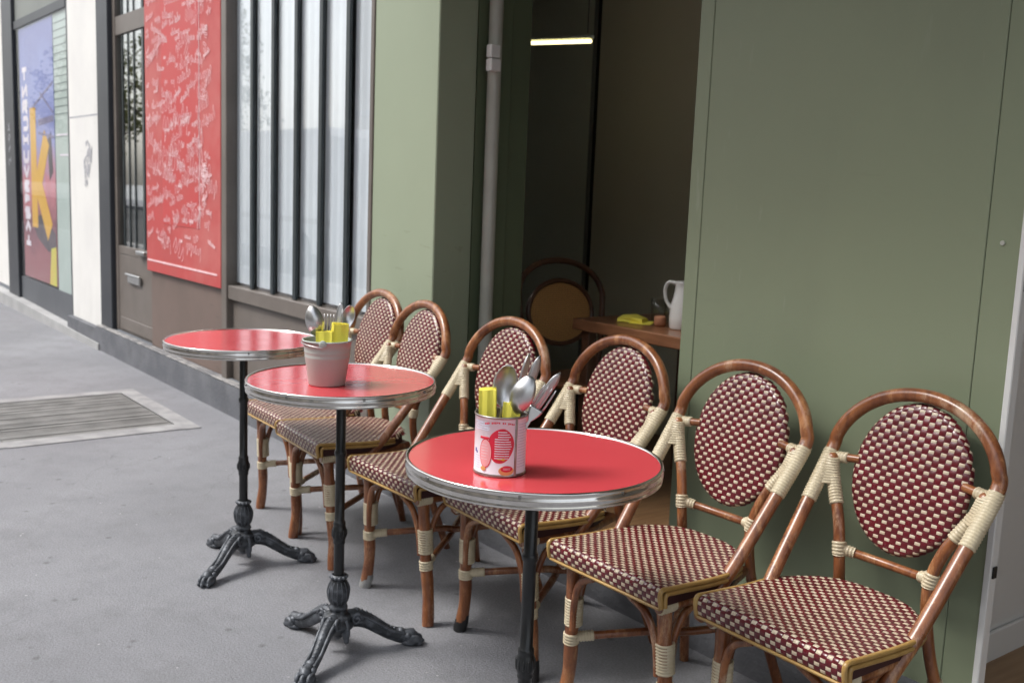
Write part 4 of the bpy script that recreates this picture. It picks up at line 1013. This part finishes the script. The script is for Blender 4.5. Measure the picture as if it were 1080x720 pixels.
def fork(L_):
    mb = MB(); cs = []; ws = []
    for k in range(8): t = k / 7; cs.append((0, -.004 * math.sin(PI * t), L_ - .175 + .105 * t)); ws.append(.0065 - .0038 * t)
    for k in range(1, 8): t = k / 7; cs.append((0, .004 * t, L_ - .07 + .025 * t)); ws.append(.0027 + .0104 * math.sin(PI / 2 * t))
    mb.ribbon(cs, ws, (0, -1, 0), None, .0018)
    for j in range(4):
        x = -.0114 + j * .0076; mb.ribbon([(x, .004 - .0075 * (k / 5) + .004 * (k / 5), L_ - .0455 + .0455 * k / 5) for k in range(6)], [.0018, .0018, .0017, .0016, .0014, .0008], (0, -1, 0), None, .0017, K=2)
    return mb
def knife(L_):
    mb = MB(); cs = []; ws = []
    for k in range(6): t = k / 5; cs.append((0, 0, L_ - .20 + .09 * t)); ws.append(.0060 - .0012 * t)
    for k in range(1, 14):
        t = k / 13; cs.append((.0022 * t * t, 0, L_ - .11 + .11 * t)); ws.append(.0090 * (1 - max(0, (t - .78) / .22) ** 2 * .93) if t > .08 else .0066)
    mb.ribbon(cs, ws, (0, -1, 0), None, .0017, K=3); return mb
def flen(a, c): return (V(c) - V(a)).length
O1 = (CX, CY, TOPZ)
G1 = 'cutlery standing in the printed can'
for (fn, nm, base, head, face, l) in (
        (spoon, 'spoon', (-.012, .006, .008), (.010, -.006, .191), .12, 'large bright spoon facing outward in the printed can'),
        (lambda L_: spoon(L_, .023, .074, .011), 'spoon', (-.020, -.010, .008), (.050, -.022, .176), 2.85, 'spoon seen from its dark back, leaning right in the printed can'),
        (knife, 'knife', (.000, .022, .008), (.044, .022, .209), .9, 'left upright knife blade in the printed can'),
        (knife, 'knife', (.004, .012, .008), (.062, .010, .208), .55, 'taller right knife blade in the printed can'),
        (knife, 'knife', (-.004, .020, .008), (.100, .022, .178), .5, 'knife leaning farthest right behind the fork in the printed can'),
        (fork, 'fork', (.000, -.008, .008), (.084, -.012, .156), .1, 'four tined fork leaning right in the printed can')):
    cut_obj(fn(flen(base, head)), nm, base, head, O1, VR, face, l, G1, nm)
def napkin(name, w_, h_, d_, pos, origin, ang, label, group, slots=5, tilt=0.0):
    mb = MB(); t = d_ / slots
    for k in range(slots):
        y = -d_ / 2 + k * t; j = random.uniform(-.0012, .0012); jj = random.uniform(-.002, .001)
        n = 6; q = []
        for i in range(n + 1): q.append((-w_ / 2 + w_ * i / n + j, y + .0012 * math.sin(i * 1.7 + k)))
        poly = q + [(p[0], p[1] + t * .9) for p in q[::-1]]
        o0 = len(mb.v); mb.prism(poly, 0, h_ + jj); sl_ = random.uniform(-.12, .12)
        for q_ in range(o0 + len(poly), o0 + 2 * len(poly)):
            p = mb.v[q_]; mb.v[q_] = (p[0] * (1 + .06 * math.sin(k * 2.1)), p[1] * 1.10 + .0012 * math.sin(k * 3), p[2] + p[0] * sl_)
    o = mb.build(name, 'napkin'); Rz = Matrix.Rotation(ang, 4, 'Z'); o.location = Rz @ V(pos) + V(origin); o.rotation_euler = (0, tilt, ang + random.uniform(-.1, .1)); return tag(o, label, 'napkin', group)
napkin('paper_napkin', .029, .140, .019, (-.0215, -.008, .008), O1, VR - .1, 'tall yellow folded napkin at left inside the printed can', 'yellow napkins in the printed can', 6, -.02)
napkin('paper_napkin', .030, .120, .010, (.012, -.016, .008), O1, VR, 'shorter yellow napkin between the spoons in the printed can', 'yellow napkins in the printed can', 3, .05)

BX, BY = -2.250, 1.157
bk = empty('bucket', 'small beige metal bucket holding cutlery and napkins on the middle table', 'bucket', (BX, BY, TOPZ), VR)
b = MB(); H_ = .108
b.lathe([(0, .003), (.044, .003), (.0465, 0), (.048, .003), (.0578, .066), (.0586, .068), (.0586, .070), (.0582, .072), (.0590, .078), (.0600, .080), (.0600, .082), (.0597, .084), (.0632, H_ - .003), (.0655, H_ - .002), (.0660, H_), (.0645, H_ + .002), (.0622, H_), (.0470, .006), (0, .006)], 56)
b.v = [(p[0] * .94, p[1] * .94, p[2] * 1.03) for p in b.v]; b.build('body', 'bucket', bk)
b = MB(); rg = [(.012 * math.cos(a), -.0665, H_ - .004 + .011 * math.sin(a)) for a in [PI * 2 * k / 24 for k in range(25)]]
b.ball((0, -.0655, H_ - .004), (.010, .003, .010), n=14, m=8); b.tube([(0, -.066, H_ - .003), (0, -.0705, H_ - .003)], .004, 10); b.v = [(p[0], p[1] * .94, p[2] * 1.03) for p in b.v]; b.build('lug', 'bucket', bk)
b = MB(); b.tube([(.0665 * math.cos(a), .0665 * math.sin(a), H_ - .012 + .006 * abs(math.cos(a))) for a in [PI + PI * k / 24 - PI / 2 for k in range(25)]], .0016, 8); b.v = [(p[0] * .94, p[1] * .94, p[2] * 1.03) for p in b.v]; b.build('handle', 'steel', bk)
O2 = (BX, BY, TOPZ); G2 = 'cutlery standing in the beige bucket'
for (fn, nm, base, head, face, l) in (
        (lambda L_: spoon(L_, .024, .078, .013), 'spoon', (.002, .000, .010), (-.036, -.022, .196), PI + .1, 'big rounded spoon back at left in the beige bucket'),
        (fork, 'fork', (-.004, .008, .010), (.000, .022, .172), .1, 'fork behind the yellow napkin in the beige bucket'),
        (knife, 'knife', (.012, .010, .010), (.027, .024, .203), .2, 'knife blade pointing up in the beige bucket'),
        (lambda L_: spoon(L_, .018, .058, .008), 'spoon', (.018, .004, .010), (.055, .018, .196), .35, 'small pale spoon at right in the beige bucket')):
    cut_obj(fn(flen(base, head)), nm, base, head, O2, VR, face, l, G2, nm)
napkin('paper_napkin', .040, .066, .016, (-.002, -.030, .070), O2, VR, 'lower yellow folded napkin at the front of the beige bucket', 'yellow napkins in the beige bucket', 4)
napkin('paper_napkin', .038, .088, .020, (.0235, -.012, .065), O2, VR + .45, 'taller yellow folded napkin at right in the beige bucket', 'yellow napkins in the beige bucket', 5, .06)

# ------------------------------------------------------------------ across the street (seen mirrored in the shop glass)
ob = empty('opposite_building', 'pale stone apartment building across the street mirrored in the shop windows', 'building', (-22, -13.6, 0))
part(ob, 'wall', 'facade', ((-33, -14.2, 0), (20, -13.6, 11)))
part(ob, 'cornice', 'stone_pale', ((-33, -13.6, 3.6), (20, -13.45, 3.8)), ((-33, -13.6, 10.6), (20, -13.3, 11.0)))
random.seed(21)
for k in range(12):
    for fl in (.6, 4.6, 7.6):
        x = -31 + k * 4.0; b = MB(); h = 2.4 if fl < 1 else 2.0
        b.box((x - .7, -13.60, fl), (x + .7, -13.56, fl + h)); w_ = b.build('window', 'stone_pale', ob); w_.location = -par_world(ob)
        b = MB(); b.box((x - .6, -13.559, fl + .08), (x - .03, -13.55, fl + h - .08)); b.box((x + .03, -13.559, fl + .08), (x + .6, -13.55, fl + h - .08)); b.build('pane', 'opp_glass', w_)
def tree(x, y, h, seed):
    rd = random.Random(seed)
    t = empty('street_tree', 'x', 'tree', (x, y, 0), group='street trees across the road')
    b_ = MB(); tr = spline([(0, 0, -.02), (.03, .02, h * .25), (-.04, .05, h * .5), (.02, 0, h * .8)], 6); b_.tube(tr, [.17 - .12 * i / len(tr) for i in range(len(tr))], 10)
    for k in range(7):
        a = k * 2.4; z0 = h * (.38 + .05 * k); q = spline([(0, 0, z0), (math.cos(a) * .7, math.sin(a) * .7, z0 + .6), (math.cos(a) * 1.5, math.sin(a) * 1.5, z0 + 1.0)], 4); b_.tube(q, [.07 - .05 * i / len(q) for i in range(len(q))], 6)
    b_.build('trunk', 'bark', t)
    b_ = MB()
    for c in range(34):
        a = rd.uniform(0, 2 * PI); rr = 2.1 * math.sqrt(rd.random()); z = h * rd.uniform(.45, 1.05); rr *= (1.15 - abs(z / h - .7))
        cc = V((rr * math.cos(a), rr * math.sin(a), z)); R_ = rd.uniform(.4, .75)
        for l in range(60):
            d = V((rd.gauss(0, 1), rd.gauss(0, 1), rd.gauss(0, .8))) * R_ * .55; p = cc + d
            u = V((rd.uniform(-1, 1), rd.uniform(-1, 1), rd.uniform(-1, 1))).normalized() * .09; w2 = u.cross(V((rd.uniform(-1, 1), rd.uniform(-1, 1), .5))).normalized() * .06
            b_.add([p - u, p + w2, p + u, p - w2], [(0, 1, 2, 3)], 0, False)
    b_.build('crown', 'leaf', t, fix=False); return t
tr0 = tree(-38.8, -10.4, 7.0, 4); tr0['label'] = 'leafy street tree across the road, first of the mirrored row'
for i, x in enumerate((-16.0, -44.5, -50.2, -55.6)):
    c = copy_tree(tr0); c.location = (x, -10.4 + .1 * i, 0); c.rotation_euler.z = i * 1.9 + 1; c['label'] = ['leafy street tree across the road beside the white van', 'leafy street tree across the road, just up the street from the first', 'leafy street tree far up the road, next to the farthest tree', 'leafy street tree farthest up the road'][i]
vn = empty('parked_van', 'white parked delivery van mirrored in the barred shop window', 'van', (-15.4, -3.3, -.12))
b = MB(); pf = [(-2.6, .35), (-2.6, 1.1), (-2.2, 1.25), (-1.5, 2.02), (-1.2, 2.12), (2.5, 2.12), (2.6, 2.0), (2.6, .35)]
b.prism(pf, -.92, .92, axis=1); bd = b.build('body', 'van', vn)
b = MB(); b.prism([(-2.0, 1.22), (-1.45, 1.82), (-.75, 1.84), (-.75, 1.22)], .921, .93, axis=1); b.build('side_window', 'opp_glass', bd)
b = MB(); b.box((-.70, .921, .45), (-.69, .927, 1.95)); b.box((.75, .921, .45), (.76, .927, 1.95)); b.box((-2.55, .921, .78), (2.58, .935, .86)); b.build('door_lines', 'chrome_dk', bd)
for x in (-1.75, 1.7):
    for y in (-.86, .86):
        b = MB(); b.tube([(x, y - .1, .33), (x, y + .1, .33)], .33, 24); b.tube([(x, y - .104, .33), (x, y + .104, .33)], .19, 18, 1); b.build('wheel', ['tyre', 'steel'], vn)

# ------------------------------------------------------------------ camera
cam = bpy.data.cameras.new('camera'); co = bpy.data.objects.new('camera', cam); COL.objects.link(co)
cam.sensor_width = 36; cam.lens = 36 * 1076.93 / 1080; cam.clip_end = 500; cam.clip_start = .05
f = V((-0.78437, 0.60312, -0.14439)).normalized()
pi_, ya, ro = .1449, -.9151, .0397
fw = V((math.sin(ya) * math.cos(pi_), math.cos(ya) * math.cos(pi_), -math.sin(pi_)))
r0 = V((math.cos(ya), -math.sin(ya), 0)); u0 = r0.cross(fw)
rt_ = r0 * math.cos(ro) + u0 * math.sin(ro); up_ = -r0 * math.sin(ro) + u0 * math.cos(ro)
mt = Matrix((rt_, up_, -fw)).transposed().to_4x4(); mt.translation = (0, 0, 1.2185); co.matrix_world = mt
cam.dof.use_dof = True; cam.dof.focus_distance = 1.95; cam.dof.aperture_fstop = 7.0
sc.camera = co

# ------------------------------------------------------------------ light
w = bpy.data.worlds.new('World'); sc.world = w; w.use_nodes = True; nt = w.node_tree
bg = nt.nodes['Background']; sk = nt.nodes.new('ShaderNodeTexSky'); sk.sky_type = 'NISHITA'; sk.sun_disc = False
SE, SA = math.radians(52), math.radians(215)
sk.sun_elevation = SE; sk.sun_rotation = SA; sk.dust_density = 3.0; sk.air_density = 1.2
hs = nt.nodes.new('ShaderNodeHueSaturation'); hs.inputs['Saturation'].default_value = .30
nt.links.new(sk.outputs[0], hs.inputs['Color']); nt.links.new(hs.outputs[0], bg.inputs[0]); bg.inputs[1].default_value = .15
sl = bpy.data.lights.new('sun', 'SUN'); sl.energy = 1.2; sl.angle = math.radians(16); sl.color = (1, .97, .93)
so = bpy.data.objects.new('sun', sl); COL.objects.link(so)
sd_ = V((math.sin(SA) * math.cos(SE), math.cos(SA) * math.cos(SE), math.sin(SE)))
so.rotation_euler = sd_.to_track_quat('Z', 'Y').to_euler()

sc.view_settings.view_transform = 'Standard'; sc.view_settings.look = 'None'; sc.view_settings.gamma = 1; sc.view_settings.exposure = 1.0
sc.render.engine = 'CYCLES'; sc.cycles.use_denoising = True
sc.cycles.max_bounces = 10; sc.cycles.diffuse_bounces = 4; sc.cycles.glossy_bounces = 4; sc.cycles.transparent_max_bounces = 16
sc.cycles.caustics_reflective = False; sc.cycles.caustics_refractive = False
